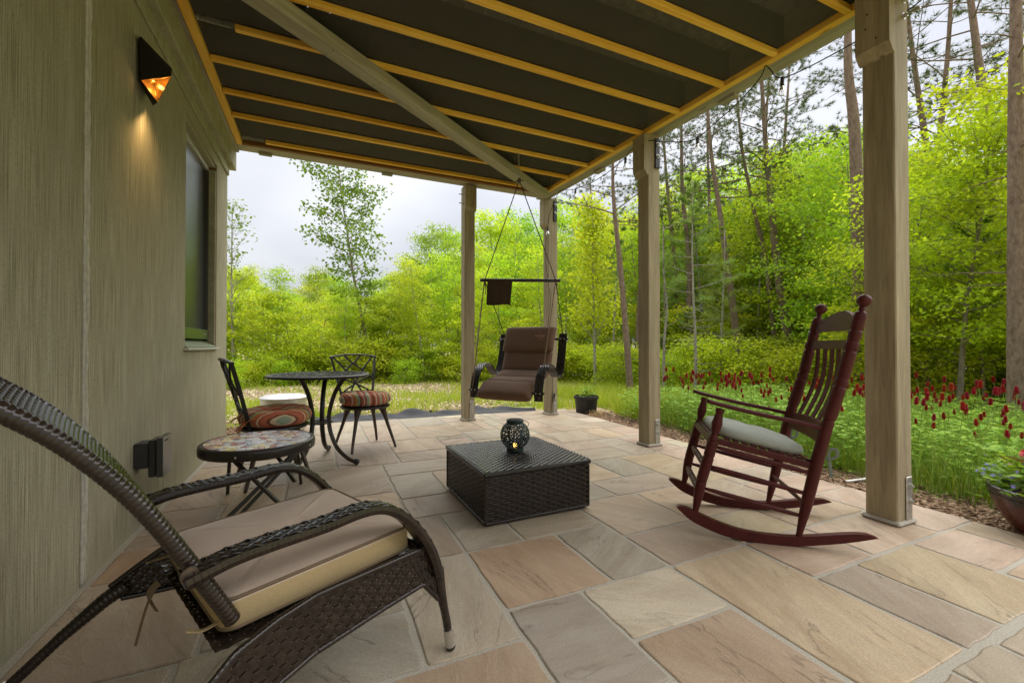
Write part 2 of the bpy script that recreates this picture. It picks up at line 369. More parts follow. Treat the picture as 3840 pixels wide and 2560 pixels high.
def fabric(name, col, var=.08, sc=350, rough=.85, sheen=.0):
    m, nt, bs = new_mat(name); v = coords(nt); f = noise(nt, sc, 2, .5, v); g = noise(nt, 7, 4, .55, v)
    c = ramp(nt, f, [(.3, tuple(x*(1-var) for x in col)), (.7, tuple(x*(1+var) for x in col))])
    c = mixc(nt, ramp(nt, g, [(.4, (0,0,0)), (.75, (.25,.25,.25))]), c, tuple(x*.75 for x in col))
    nt.links.new(c, bs.inputs['Base Color']); bs.inputs['Roughness'].default_value = rough; bs.inputs['Specular IOR Level'].default_value = .2
    h = mixc(nt, .5, f, g); bump(nt, bs, h, .3, .006)
    if sheen: bs.inputs['Sheen Weight'].default_value = sheen
    return m
def ground_mat():
    m, nt, bs = new_mat('soil_and_straw'); v = coords(nt)
    a = noise(nt, .55, 5, .6, v); b = noise(nt, 9, 5, .7, v); c_ = noise(nt, 60, 4, .7, v)
    c = ramp(nt, b, [(.3, (.22, .155, .09)), (.5, (.42, .32, .20)), (.7, (.56, .46, .30))])
    c = mixc(nt, ramp(nt, c_, [(.5, (0,0,0)), (.7, (.6,.6,.6))]), c, (.10, .065, .035))
    gm = ramp(nt, a, [(.46, (0,0,0)), (.58, (1,1,1))])
    c = mixc(nt, gm, c, ramp(nt, c_, [(.3, (.18, .28, .04)), (.7, (.36, .46, .09))]))
    nt.links.new(c, bs.inputs['Base Color']); bs.inputs['Roughness'].default_value = .95; bs.inputs['Specular IOR Level'].default_value = .1
    bump(nt, bs, c_, .6, .02); return m
def bark(name, c1, c2, sc=14, zs=.25):
    m, nt, bs = new_mat(name); v = coords(nt, (1, 1, zs)); f = noise(nt, sc, 5, .7, v, .5)
    vo = N(nt, 'ShaderNodeTexVoronoi', feature='DISTANCE_TO_EDGE'); vo.inputs['Scale'].default_value = sc*1.3; nt.links.new(v, vo.inputs['Vector'])
    e = ramp(nt, vo.outputs['Distance'], [(.0, (0,0,0)), (.05, (1,1,1))])
    c = ramp(nt, f, [(.3, c1), (.7, c2)]); c = mixc(nt, .75, mixc(nt, e, tuple(x*.8 for x in c1), c), c)
    nt.links.new(c, bs.inputs['Base Color']); bs.inputs['Roughness'].default_value = .9; bs.inputs['Specular IOR Level'].default_value = .15
    h = mixc(nt, .82, e, f); bump(nt, bs, h, .6, .02); return m

M = {}
M['stone'] = stone_mat(); M['mortar'] = plain('mortar', (.40, .37, .31), .9, var=.25, scale=180, bst=.4, spec=.15)
M['wall'] = wall_mat(); M['caulk'] = plain('caulk', (.47, .45, .37), .6, var=.18, scale=30, bst=.3)
M['trim'] = plain('painted_trim', (.36, .345, .24), .75, var=.14, scale=60, bst=.25, spec=.2, dirt=(.20, .21, .10, .6))
M['post'] = wood('weathered_post', (.25, .205, .125), (.40, .335, .215), 'Z', .7, 8)
M['gray_beam'] = wood('weathered_beam', (.30, .27, .20), (.44, .41, .32), 'Y', .7, 8, knots=True)
M['gray_beam_x'] = wood('weathered_beam_x', (.30, .27, .20), (.44, .41, .32), 'X', .7, 8)
M['pine_x'] = wood('yellow_pine_x', (.78, .40, .04), (.93, .60, .11), 'X', .5, 7)
M['pine_y'] = wood('yellow_pine_y', (.78, .41, .045), (.93, .61, .12), 'Y', .5, 7)
M['brown_x'] = wood('stained_pine', (.17, .075, .025), (.27, .125, .045), 'X', .55, 7)
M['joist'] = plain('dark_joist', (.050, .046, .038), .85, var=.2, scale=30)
M['deckboard'] = plain('deck_board_underside', (.30, .27, .21), .85, var=.25, scale=14)
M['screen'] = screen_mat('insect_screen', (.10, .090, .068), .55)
M['galv'] = plain('galvanised_steel', (.50, .49, .45), .45, .75, var=.25, scale=60, dirt=(.20, .17, .12, .6))
M['steel'] = plain('brushed_steel', (.66, .65, .61), .32, .9, var=.08, scale=90)
M['lid_steel'] = plain('lid_steel', (.80, .80, .80), .38, .45, var=.05, scale=60)
M['blackmetal'] = plain('bronze_black_metal', (.028, .023, .018), .38, .3, var=.35, scale=70, bst=.1)
M['castmetal'] = plain('cast_aluminium_black', (.020, .017, .014), .36, .35, var=.3, scale=90, bst=.15)
M['rawmetal'] = plain('worn_bronze', (.07, .05, .035), .4, .4, var=.4, scale=40, bst=.1)
M['black'] = plain('black_plastic', (.022, .022, .022), .5, 0, var=.2, scale=60)
M['lampblack'] = plain('lamp_black', (.008, .007, .006), .55, 0, var=.2)
M['wicker'] = plain('dark_resin_wicker', (.022, .015, .011), .22, 0, var=.35, scale=26, spec=.45)
M['wicker_black'] = plain('charcoal_resin_wicker', (.022, .019, .019), .20, 0, var=.35, scale=26, spec=.55)
M['taupe'] = fabric('taupe_fabric', (.47, .365, .285), sheen=.15); M['beige'] = fabric('beige_boxing', (.40, .30, .155)); M['piping'] = fabric('dark_piping', (.16, .115, .07))
M['brown'] = fabric('chocolate_canvas', (.155, .090, .055), sheen=.15); M['pouch'] = fabric('umber_canvas', (.055, .034, .020))
M['rope'] = plain('braided_rope', (.20, .125, .07), .8, var=.45, scale=300)
M['darkrope'] = plain('dark_rope', (.075, .05, .035), .8, var=.45, scale=300)
M['maroon'] = plain('maroon_paint', (.078, .017, .016), .40, 0, var=.16, scale=24, spec=.16, bst=.03)
M['sage'] = fabric('sage_canvas', (.40, .43, .38), .06)
M['striped'] = stripes('striped_canvas', 0, 3.4); M['striped2'] = stripes('striped_canvas_across', 1, 3.4)
M['sage_tie'] = fabric('sage_tie', (.17, .19, .165)); M['tie'] = fabric('rust_tie', (.36, .13, .06))
M['grout'] = plain('tile_grout', (.24, .22, .19), .8)
M['lantern'] = plain('dark_green_enamel', (.022, .042, .040), .42, .3, var=.25, scale=80)
M['solar'] = plain('solar_panel', (.10, .11, .12), .15, 0)
M['glow'] = emis('warm_led', (1.0, .55, .12), 1.2)
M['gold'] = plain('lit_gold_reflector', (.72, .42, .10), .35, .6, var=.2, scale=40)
M['bulbglass'] = glassy('clear_glass', (.93, .93, .92))
M['filament'] = plain('filament', (.55, .35, .12), .4, .5)
M['wire'] = plain('black_wire', (.012, .012, .012), .6)
M['ground'] = ground_mat(); M['chip'] = leafmat('bark_chip', (.13, .075, .045), (.36, .25, .16), 0.0, .0, .9); M['palechip'] = leafmat('pale_chip', (.26, .18, .11), (.62, .50, .36), 0.0, .0, .9)
M['pot'] = plain('nursery_pot', (.018, .019, .020), .5, var=.3, scale=30)
M['weedcloth'] = plain('woven_weed_cloth', (.020, .021, .026), .75, var=.4, scale=240, bst=.5)
M['soil'] = plain('potting_soil', (.05, .033, .022), .95, var=.5, scale=60, bst=.6)
M['bark'] = bark('grey_bark', (.14, .115, .085), (.30, .26, .20)); M['pinebark'] = bark('pine_bark', (.13, .085, .062), (.30, .225, .17), 26, .4)
M['palebark'] = bark('pale_bark', (.22, .20, .165), (.42, .39, .33), 10)
M['deadwood'] = plain('dead_twig', (.26, .235, .20), .9, var=.3, scale=12)
M['straw'] = plain('dry_straw', (.45, .31, .15), .9, var=.3)
M['leaf_a'] = leafmat('leaf_spring', (.32, .47, .022), (.50, .64, .045), .6)
M['leaf_b'] = leafmat('leaf_yellow_green', (.42, .53, .028), (.60, .69, .055), .6)
M['leaf_c'] = leafmat('leaf_deep', (.22, .38, .025), (.37, .55, .05), .58)
M['leaf_sapling'] = leafmat('leaf_tall_tree', (.11, .20, .025), (.24, .36, .05), .45, .1)
M['needle'] = leafmat('pine_needle', (.06, .095, .03), (.13, .18, .06), .25, .3)
M['needle_soft'] = leafmat('white_pine_needle', (.20, .31, .06), (.33, .45, .10), .4, .3)
M['grass'] = leafmat('grass_blade', (.25, .40, .03), (.52, .58, .10), .5, .0)
M['clover_leaf'] = leafmat('clover_leaf', (.15, .32, .028), (.32, .48, .06), .35, .0)
M['clover_stem'] = leafmat('clover_stem', (.22, .36, .06), (.34, .46, .11), .3, .1)
M['crimson'] = leafmat('crimson_floret', (.26, .014, .020), (.48, .04, .05), .2, .35)
M['petal_red'] = leafmat('petal_red', (.42, .01, .03), (.60, .02, .05), .25, .0); M['petal_orange'] = leafmat('petal_orange', (.75, .12, .02), (.85, .22, .05), .25, .0)
M['petal_blue'] = leafmat('petal_blue', (.20, .20, .75), (.38, .36, .90), .25, .0); M['bronze_leaf'] = leafmat('bronze_leaf', (.10, .11, .05), (.26, .18, .07), .25, .0)
M['fx_dark'] = plain('dark_interior', (.02, .02, .02), .9)
# ------------------------------------------------------------------ ground
def gz(x, y):
    d = max(0.0, math.hypot(x-1.2, y-2.2) - 4.5)
    return -.045 - .012*min(d, 12) + .03*math.sin(x*.9+1.3)*math.sin(y*.7)*min(1, d/3)
def build_ground():
    ax = sorted(set([round(-800+i*100, 2) for i in range(17)] + [round(-60+i*6, 2) for i in range(21)] + [round(-12+i*.6, 2) for i in range(61)]))
    vs = [(x, y, gz(x, y)) for y in ax for x in ax]; n = len(ax)
    fs = [(j*n+i, j*n+i+1, (j+1)*n+i+1, (j+1)*n+i) for j in range(n-1) for i in range(n-1)]
    me = quick('ground', vs, fs, M['ground'], smooth=True); o = link('ground', me, None, 'structure'); return o
build_ground()

# ------------------------------------------------------------------ patio of sandstone slabs in mortar
def right_edge(y): return 3.365 + .036*y
def front_edge(x): return 6.09 - .058*max(x, -.2)
patio = MB()
_pl = [(-.9, -2.6), (right_edge(-2.6), -2.6), (right_edge(5.87), 5.87), (-.1, 6.095), (-.72, 5.75), (-.9, 5.5)]
patio.prism(_pl, .12, Matrix.Translation((0, 0, -.1255)))
patio_o = patio.build('patio', M['mortar'], kind='structure')
PAL = {'tan': (.45, .345, .24), 'grey': (.365, .325, .255), 'rust': (.40, .265, .17), 'pink': (.48, .365, .285), 'cream': (.50, .44, .335), 'dark': (.285, .26, .215), 'ochre': (.49, .385, .245), 'taupe': (.39, .315, .24), 'brown': (.345, .25, .175)}
KN = [(.655,1.15,1.5,2.0,'rust'),(1.15,1.465,1.5,2.0,'grey'),(.655,.975,2.0,2.51,'grey'),(.975,1.47,2.0,2.33,'grey'),(1.47,1.965,1.83,2.33,'tan'),
 (1.47,1.96,1.495,1.83,'taupe'),(.98,1.46,1.17,1.5,'cream'),(.65,.98,.985,1.5,'dark'),(.98,1.45,.45,1.17,'brown'),(1.46,1.96,.68,1.495,'ochre'),
 (1.96,2.43,1.165,1.51,'tan'),(1.96,2.25,.68,1.165,'taupe'),(2.25,2.745,.68,1.165,'ochre'),(2.745,3.18,.86,1.165,'pink'),(3.18,3.42,.86,1.165,'taupe'),
 (2.43,3.05,1.165,1.51,'pink'),(3.05,3.44,1.165,1.82,'pink'),(.31,.65,1.335,2.0,'grey'),(-.2,.31,1.66,2.0,'grey'),(-.2,.31,1.335,1.66,'dark'),
 (-.02,.65,.92,1.335,'brown'),(.49,.655,2.0,2.51,'brown'),(.49,1.15,2.51,2.86,'taupe'),(.49,.815,2.86,3.4,'grey'),(.815,1.15,2.86,3.4,'tan'),
 (.49,1.15,3.4,3.76,'grey'),(-.2,.49,3.035,3.77,'taupe'),(-.02,.49,2.51,3.035,'ochre'),(.145,.65,3.77,4.66,'taupe'),(.65,1.17,4.1,4.64,'tan'),
 (.65,1.17,3.76,4.1,'taupe'),(.48,.985,4.66,5.56,'pink'),(.985,1.51,4.63,5.36,'tan'),(.985,1.51,5.36,6.0,'grey'),(.48,.985,5.56,6.04,'taupe'),
 (.145,.48,4.66,5.3,'cream'),(-.04,.48,5.3,6.07,'cream'),(-.2,.145,4.1,5.3,'taupe'),(-.2,.145,3.77,4.1,'taupe'),
 (1.825,2.14,2.65,3.14,'tan'),(2.14,2.46,2.645,3.14,'dark'),(1.825,2.46,2.33,2.65,'taupe'),(1.965,2.43,1.51,1.83,'ochre'),(1.965,2.46,1.83,2.33,'ochre'),
 (2.46,2.92,2.3,3.14,'ochre'),(2.15,2.65,3.14,3.5,'taupe'),(2.15,2.67,3.5,3.83,'pink'),(2.65,2.96,3.14,3.8,'cream'),(2.84,3.145,3.83,4.35,'ochre'),
 (3.145,3.52,3.83,4.35,'pink'),(2.3,2.84,3.83,4.36,'taupe'),(2.96,3.28,3.14,3.8,'pink'),(3.28,3.49,3.18,3.47,'cream'),(3.28,3.49,3.47,3.83,'pink'),
 (2.79,3.42,2.16,2.43,'taupe'),(2.92,3.46,2.43,3.14,'pink'),(2.46,2.79,1.83,2.3,'tan'),(2.79,3.42,1.82,2.16,'pink'),(2.43,3.05,1.51,1.83,'tan'),
 (3.18,3.53,4.35,4.69,'taupe'),(2.6,3.31,4.36,4.69,'tan'),(3.2,3.55,4.69,5.05,'cream'),(-.9,-.36,1.68,2.36,'taupe'),(-.9,-.36,2.36,2.70,'rust'),(-.9,-.53,2.70,3.22,'taupe'),
 (-.53,-.02,2.7,3.0,'tan'),(-.36,-.2,1.7,2.36,'grey'),(1.65,1.78,.35,.66,'taupe'),(1.78,2.08,.42,.67,'grey'),(2.08,2.4,.3,.66,'taupe'),(2.4,2.76,.4,.68,'grey'),(2.76,3.3,.4,.85,'tan')]
G = .0825; X0, Y0 = -.9, -2.6; NX, NY = int((3.66-X0)/G)+1, int((6.15-Y0)/G)+1
occ = np.zeros((NX, NY), bool); slabs = []
for (a, b, c, d, k) in KN:
    slabs.append((a, b, c, d, k))
    for i in range(NX):
        for j in range(NY):
            x, y = X0+(i+.5)*G, Y0+(j+.5)*G
            if a-.02 < x < b+.02 and c-.02 < y < d+.02: occ[i, j] = True
rs = random.Random(11)
for j in range(NY):
    for i in range(NX):
        if occ[i, j]: continue
        w, h = rs.choice([(4,4),(6,4),(4,6),(6,6),(8,6),(6,8),(4,8),(8,4)])
        ww = 0
        while ww < w and i+ww < NX and not occ[i+ww, j]: ww += 1
        hh = 0
        while hh < h and j+hh < NY and not occ[i:i+ww, j+hh].any(): hh += 1
        occ[i:i+ww, j:j+hh] = True
        a_, b_, c_, d_ = X0+i*G, X0+(i+ww)*G, Y0+j*G, Y0+(j+hh)*G
        for (ka, kb, kc, kd, kk) in KN:      # close up to the neighbouring slabs
            if min(d_, kd)-max(c_, kc) > .03:
                if abs(kb-a_) < .085: a_ = kb
                if abs(ka-b_) < .085: b_ = ka
            if min(b_, kb)-max(a_, ka) > .03:
                if abs(kd-c_) < .085: c_ = kd
                if abs(kc-d_) < .085: d_ = kc
        slabs.append((a_, b_, c_, d_, rs.choice(['tan','taupe','pink','grey','cream','ochre','taupe','tan'])))
def add_slab(a, b, c, d, k):
    g = .009
    b = min(b, right_edge((c+d)/2)+.02); a = max(a, -.875); d = min(d, front_edge((a+b)/2))
    if b-a < .05 or d-c < .05: return
    if a < -.5 and d > 5.55: d = 5.55 if a < -.7 else 5.75
    if d-c < .05: return
    cx, cy = (a+b)/2, (c+d)/2; hx, hy = (b-a)/2-g, (d-c)/2-g; n = 5; pts = []
    for (x0, y0, x1, y1) in ((-hx,-hy,hx,-hy),(hx,-hy,hx,hy),(hx,hy,-hx,hy),(-hx,hy,-hx,-hy)):
        for i in range(n):
            t = (i+rs.uniform(-.2, .2) if i else .0)/n
            if i == 0: t = .018
            x, y = lerp(x0, x1, t), lerp(y0, y1, t); j_ = rs.uniform(-.0045, .0045)
            pts.append((x+(j_ if y0 != y1 else 0), y+(j_ if x0 != x1 else 0)))
        t = .982; pts.append((lerp(x0, x1, t), lerp(y0, y1, t)))
    m = len(pts); mb = MB(); zt = rs.uniform(-.0012, .0)
    for z, s in ((-.018, 0), (-.0035, 0), (zt, .005)):
        for x, y in pts: mb.v.append((x*(1-s/hx), y*(1-s/hy), z))
    for r in range(2):
        for i in range(m): mb.f.append((r*m+i, r*m+(i+1) % m, (r+1)*m+(i+1) % m, (r+1)*m+i)); mb.m.append(0)
    mb.f.append(tuple(2*m+i for i in range(m))); mb.m.append(0)
    o = mb.build('stone', M['stone'], patio_o); o.location = (cx, cy, 0)
    col = tuple(lerp(a_, b_, .25) for a_, b_ in zip(PAL[k], (.41, .335, .255))); q = rs.uniform(.92, 1.08); o.color = (col[0]*q*rs.uniform(.97, 1.03), col[1]*q, col[2]*q*rs.uniform(.95, 1.05), 1)
for s_ in slabs: add_slab(*s_)

# ------------------------------------------------------------------ house wall with window
house = thing('house', 'pale ribbed plaster house wall with tall window along the left side', 'house', (-.9, 2.0, 0))
def hpart(name, boxes, mat, bev=0, parent=house, label=None, base=(-.9, 2.0, 0)):
    mb = MB()
    for (x0, x1, y0, y1, z0, z1) in boxes: mb.box(((x0+x1)/2-base[0], (y0+y1)/2-base[1], (z0+z1)/2-base[2]), (x1-x0, y1-y0, z1-z0), bev=bev)
    return mb.build(name, mat, parent, label=label)
WY0, WY1, WZ0, WZ1 = 3.89, 4.955, .985, 2.74
hpart('wall_panel', [(-1.2, -.9, -3.2, 2.383, -.1, 3.4)], M['wall'])
hpart('wall_panel', [(-1.2, -.9, 2.397, WY0, -.1, 3.4), (-1.2, -.9, WY0, WY1, -.1, WZ0), (-1.2, -.9, WY0, WY1, WZ1, 3.4), (-1.2, -.9, WY1, 5.47, -.1, 3.4)], M['wall'])
hpart('house_body', [(-8, -1.201, -3.2, 5.46, -.1, 6.2), (-1.199, -.902, -3.2, 5.46, 3.401, 6.2)], M['trim'])
mb = MB()
for dy, r in ((-.010, .0075), (.011, .009)):
    pts = []; rr = []
    for i in range(90):
        z = 3.2*i/89; pts.append((.003, 2.39-2.0+dy+rs.uniform(-.0025, .0025), z)); rr.append(r*rs.uniform(.65, 1.25))
    mb.tube(pts, rr, 6)
mb.build('caulk_seam', M['caulk'], house, smooth=True, label='uneven bead of pale caulk running up a panel joint')
hpart('eave_beam', [(-.9, -.832, -3, 5.56, 2.925, 3.13)], M['trim'], .006)
hpart('eave_trim', [(-.8985, -.805, -3, 5.55, 3.131, 3.24)], M['gray_beam'], .004)
hpart('wall_trim', [(-.9, -.882, -3, 5.465, 2.83, 2.923)], M['trim'], .004)
win = MB(); base = Vector((-.9, 2.0, 0))
def wb(mb, x0, x1, y0, y1, z0, z1, bev=.003): mb.box(((x0+x1)/2+.9, (y0+y1)/2-2, (z0+z1)/2), (x1-x0, y1-y0, z1-z0), bev=bev)
m_ = MB(); wb(m_, -1.0, -.985, WY0+.03, WY1-.075, 1.15, 2.66); window = m_.build('window', None or plain('window_screen', (.045, .048, .052), .22, 0, var=.25, scale=5, spec=.8), house, label='tall dark screened window with pale metal frame')
m_ = MB(); wb(m_, -1.0, -.958, WY0+.005, WY1-.045, 2.66, 2.70); m_.build('frame', plain('pale_aluminium', (.62, .62, .63), .3, .6), window)
m_ = MB(); wb(m_, -1.0, -.955, WY1-.074, WY1-.046, 1.05, 2.66); _fm = plain('dark_bronze_frame', (.06, .055, .045), .35, .3); m_.build('frame', _fm, window)
m_ = MB(); wb(m_, -1.0, -.962, WY0+.005, WY0+.029, 1.05, 2.66); m_.build('frame', _fm, window)
m_ = MB(); wb(m_, -1.0, -.952, WY0+.03, WY1-.075, 1.06, 1.148); rail = m_.build('bottom_rail', plain('rail_foliage_reflection', (.115, .175, .055), .28, .25), window, label='shiny metal bottom rail with green foliage reflection painted on')  # green base colour paints in the foliage mirrored by the shiny rail
mb = MB()
for y in (WY0+.17, WY1-.2):
    mb.box((-.05, y-2, 1.10), (.012, .016, .02), bev=.003)
mb.build('rail_clip', M['galv'], window, kind='stuff')
mb = MB(); mb.prism([(-.10, 1.058), (-.10, .99), (.012, .985), (.012, .992)], WY1-WY0-.05, Matrix.Translation((0, WY0+.004-2, 0)) @ Matrix(((1,0,0,0),(0,0,1,0),(0,1,0,0),(0,0,0,1)))); mb.build('sill', plain('sill_foliage_reflection', (.19, .23, .12), .32, .3), window)  # sill's green is reflected foliage, put into its base colour
hpart('sill_edge', [(-.899, -.868, WY0-.03, WY1+.02, .965, .984)], plain('pale_sill', (.46, .46, .42), .5), .003, window)
hpart('jamb', [(-.985, -.905, WY1-.044, WY1-.020, .995, WZ1-.06)], M['trim'], .003, window)
hpart('jamb', [(-.97, -.903, WY1-.018, WY1-.002, .995, WZ1-.03)], M['brown_x'], .002, window)
hpart('lintel', [(-.985, -.915, WY0+.003, WY1-.05, 2.702, WZ1-.002)], M['wall'], .002, window)

# ------------------------------------------------------------------ deck overhead
ZB = 3.055; SLOPE = .017
deck = thing('deck', 'raised wooden deck overhead with yellow battens over dark insect screen', 'deck', (0, 0, ZB)); deck.rotation_euler = (SLOPE, 0, 0)
def rim(y): return 3.075 - .036*y
JY = [5.217, 4.70, 4.274, 3.811, 3.374, 2.916, 2.464, 2.026, 1.574, 1.12, .67, .22, -.23]
for k, y in enumerate(JY):
    xl = -.742; 
    if k in (0, 4): xl = -.52
    xr = rim(y); L = xr-xl
    mb = MB(); mb.box((L/2, 0, .019), (L-.003, .040, .038), bev=.003); o = mb.build('batten', M['pine_x'], deck); o.location = (xl+.001, y, 0); o.rotation_euler = (0, 0, rnd.uniform(-.002, .002))
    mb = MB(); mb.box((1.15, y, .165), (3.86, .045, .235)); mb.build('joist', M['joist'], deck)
    if k in (0, 4):
        mb = MB(); mb.box((-.63, y+.006, .03), (.20, .004, .03)); mb.box((-.63, y+.022, .046), (.20, .035, .003))
        for i in range(5): mb.box((-.70+i*.036, y+.003, .03), (.007, .003, .007), bev=.002)
        mb.tube([(-.742, y, .03), (-.73, y, .028), (-.725, y-.01, .02), (-.722, y, .008), (-.726, y+.01, .02), (-.72, y+.006, .035)], .0025, 6)
        mb.build('joist_hanger', M['galv'], deck)
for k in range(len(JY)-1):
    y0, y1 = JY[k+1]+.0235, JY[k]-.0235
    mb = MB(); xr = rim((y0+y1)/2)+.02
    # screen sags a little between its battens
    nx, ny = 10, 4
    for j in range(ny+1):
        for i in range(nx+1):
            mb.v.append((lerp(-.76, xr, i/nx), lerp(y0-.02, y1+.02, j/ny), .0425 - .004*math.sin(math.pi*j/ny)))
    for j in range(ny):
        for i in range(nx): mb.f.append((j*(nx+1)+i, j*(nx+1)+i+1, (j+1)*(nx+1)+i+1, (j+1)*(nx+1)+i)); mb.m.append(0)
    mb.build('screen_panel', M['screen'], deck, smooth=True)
bx = -.80
bm_ = None
while bx < 3.2:
    if bm_ is None:
        mb = MB(); mb.box((0, 2.6, .30), (.139, 5.9, .03)); o = mb.build('board', M['deckboard'], deck); bm_ = o.data
    else: o = link('board', bm_, deck)
    o.location = (bx+.07, 0, rnd.uniform(0, .002)); bx += .145
mb = MB(); mb.box((-.792, 2.53, .18), (.012, 5.7, .262)); mb.build('ledger', M['joist'], deck)
mb = MB(); mb.box((-.772, 2.53, .021), (.056, 5.66, .044), bev=.003); mb.build('wall_batten', M['pine_y'], deck)
def rimbox(off0, off1, z0, z1, y0, y1, name, mat):
    P = [(rim(y0)+off0, y0, z0), (rim(y0)+off1, y0, z0), (rim(y1)+off1, y1, z0), (rim(y1)+off0, y1, z0)]
    P = P + [(x, y, z1) for x, y, z in P]; mb = MB(); mb.add(P, [(0,3,2,1),(4,5,6,7),(0,1,5,4),(1,2,6,5),(2,3,7,6),(3,0,4,7)]); return mb.build(name, mat, deck)
rimbox(.0, .055, -.002, .045, -.3, 5.31, 'rim_batten', M['pine_y'])
rimbox(.056, .215, .010, .34, -.32, 5.62, 'rim_beam', M['gray_beam'])
mb = MB(); mb.box((1.06, 5.335, .022), (3.62, .045, .05), bev=.003); mb.build('front_batten', M['brown_x'], deck)
mb = MB(); mb.box((1.04, 5.47, .175), (3.74, .20, .32), bev=.004); mb.build('front_beam', M['gray_beam_x'], deck)
# diagonal brace under the battens
a, b = Vector((-.74, 2.585, -.052)), Vector((2.86, 5.235, -.052)); dv = b-a
mb = MB(); mb.box((dv.length/2, 0, 0), (dv.length, .135, .096), bev=.006); o = mb.build('diagonal_brace', M['gray_beam_x'], deck); o.location = a; o.rotation_euler = (0, 0, math.atan2(dv.y, dv.x))
mb = MB()
for i in range(9):
    for s_ in (-.035, .035): mb.lathe([(.004, 0), (.004, .003)], 6, M=Matrix.Translation((1.0+i*.42, s_, -.0505)))
mb.build('screw_head', M['fx_dark'], o, kind='stuff')
for x, y in ((-.55, 5.52), (.78, 5.54)):
    mb = MB(); mb.box((x, y, .0), (.13, .05, .028), bev=.004); mb.build('beam_clip', M['trim'], deck)
for y in (2.55, 4.3):
    mb = MB(); mb.box((rim(y)+.19, y, -.005), (.07, .16, .03), bev=.005); mb.build('beam_clip', M['gray_beam'], deck)

# ------------------------------------------------------------------ posts
def zdeck(y): return ZB + SLOPE*y
def make_post(cx, cy, label, capside, capz, bolts, wx=.15, wy=.155):
    t = thing('post', label, 'post', (cx, cy, 0), 0, 'square timber posts holding up the deck')
    top = zdeck(cy)+.006
    mb = MB(); mb.box((0, 0, top/2+.004), (wx, wy, top-.008), bev=.006); mb.build('shaft', M['post'], t)
    mb = MB(); mb.box((0, 0, .012), (wx+.035, wy+.035, .026), bev=.01); mb.build('mortar_collar', M['mortar'], t)
    h = top-capz-.012
    if capside == '-X':
        Mx = Matrix.Translation((-wx/2-.002, -wy/2-.004, 0)); d = wy+.012
        mb = MB(); poly = [(0, capz), (0, capz+h), (-.055, capz+h), (-.055, capz+.055), (-.02, capz+.004)]
        mb.prism(poly, d, Matrix.Translation((-wx/2-.001, -wy/2-.006, 0)) @ Matrix(((1,0,0,0),(0,0,1,0),(0,1,0,0),(0,0,0,1))))
    else:
        poly = [(0, capz), (0, capz+h), (-.05, capz+h), (-.05, capz+.05), (-.018, capz+.004)]; d = wx+.012
        mb = MB(); mb.prism(poly, d, Matrix.Translation((-wx/2-.006, -wy/2-.001, 0)) @ Matrix(((0,0,1,0),(1,0,0,0),(0,1,0,0),(0,0,0,1))))
    cap = mb.build('cap_block', M['post'], t)
    mb = MB()
    for i in range(4):
        if capside == '-X': mb.lathe([(.005, 0), (.005, .002)], 8, M=Matrix.Translation((-wx/2-.0565, rnd.uniform(-.05, .05), capz+.1+i*.08)) @ Matrix.Rotation(-math.pi/2, 4, 'Y'))
        else: mb.lathe([(.005, 0), (.005, .002)], 8, M=Matrix.Translation((rnd.uniform(-.05, .05), -wy/2-.0515, capz+.1+i*.08)) @ Matrix.Rotation(math.pi/2, 4, 'X'))
    mb.build('screw', M['fx_dark'], cap, kind='stuff')
    # base anchor plate on the near face
    px = wx/2-.045
    mb = MB(); mb.box((px, -wy/2-.005, .135), (.058, .008, .26), bev=.003); pl = mb.build('anchor_plate', M['galv'], t)
    for z in (.13, .215):
        mb = MB(); R_ = Matrix.Translation((px, -wy/2-.009, z)) @ Matrix.Rotation(math.pi/2, 4, 'X')
        mb.lathe([(.017, 0), (.017, .003), (.011, .0032), (.011, .013), (.006, .014), (.006, .02)], 6, M=R_); mb.build('bolt', M['galv'], pl)
    if bolts == 'plate':
        mb = MB(); mb.box((px+.005, -wy/2-.009, top-.19), (.058, .016, .30), bev=.003); pl = mb.build('beam_plate', M['black'], t)
        for z in (top-.10, top-.22):
            mb = MB(); mb.lathe([(.021, 0), (.021, .003), (.012, .0032), (.012, .016), (.007, .017), (.007, .022)], 8, M=Matrix.Translation((px+.005, -wy/2-.017, z)) @ Matrix.Rotation(math.pi/2, 4, 'X')); mb.build('bolt', M['galv'], pl)
    elif bolts == 'rod':
        for z in (top-.12, top-.21):
            mb = MB(); mb.lathe([(.020, 0), (.020, .003), (.012, .0032), (.012, .018), (.007, .019), (.007, .075)], 8, M=Matrix.Translation((.03, -wy/2, z)) @ Matrix.Rotation(math.pi/2, 4, 'X')); mb.build('threaded_rod', M['galv'], t)
    elif bolts == 'side':
        for z in (top-.11, top-.23):
            mb = MB(); mb.lathe([(.020, 0), (.020, .003), (.012, .0032), (.012, .012), (.007, .013), (.007, .055)], 8, M=Matrix.Translation((-wx/2, .0, z)) @ Matrix.Rotation(-math.pi/2, 4, 'Y')); mb.build('threaded_rod', M['galv'], t)
    return t
make_post(3.0, 1.372, 'nearest and widest timber post, just behind the rocking chair', '-X', 2.64, 'rod')
make_post(3.062, 3.40, 'timber post with black bolted plate, left of the rocking chair', '-X', 2.70, 'plate')
make_post(3.115, 5.53, 'corner timber post behind the swing chair with string light on it', '-X', 2.72, 'plate')
make_post(1.85, 5.555, 'timber post left of the swing chair at the front edge', '-Y', 2.80, 'side', .145)
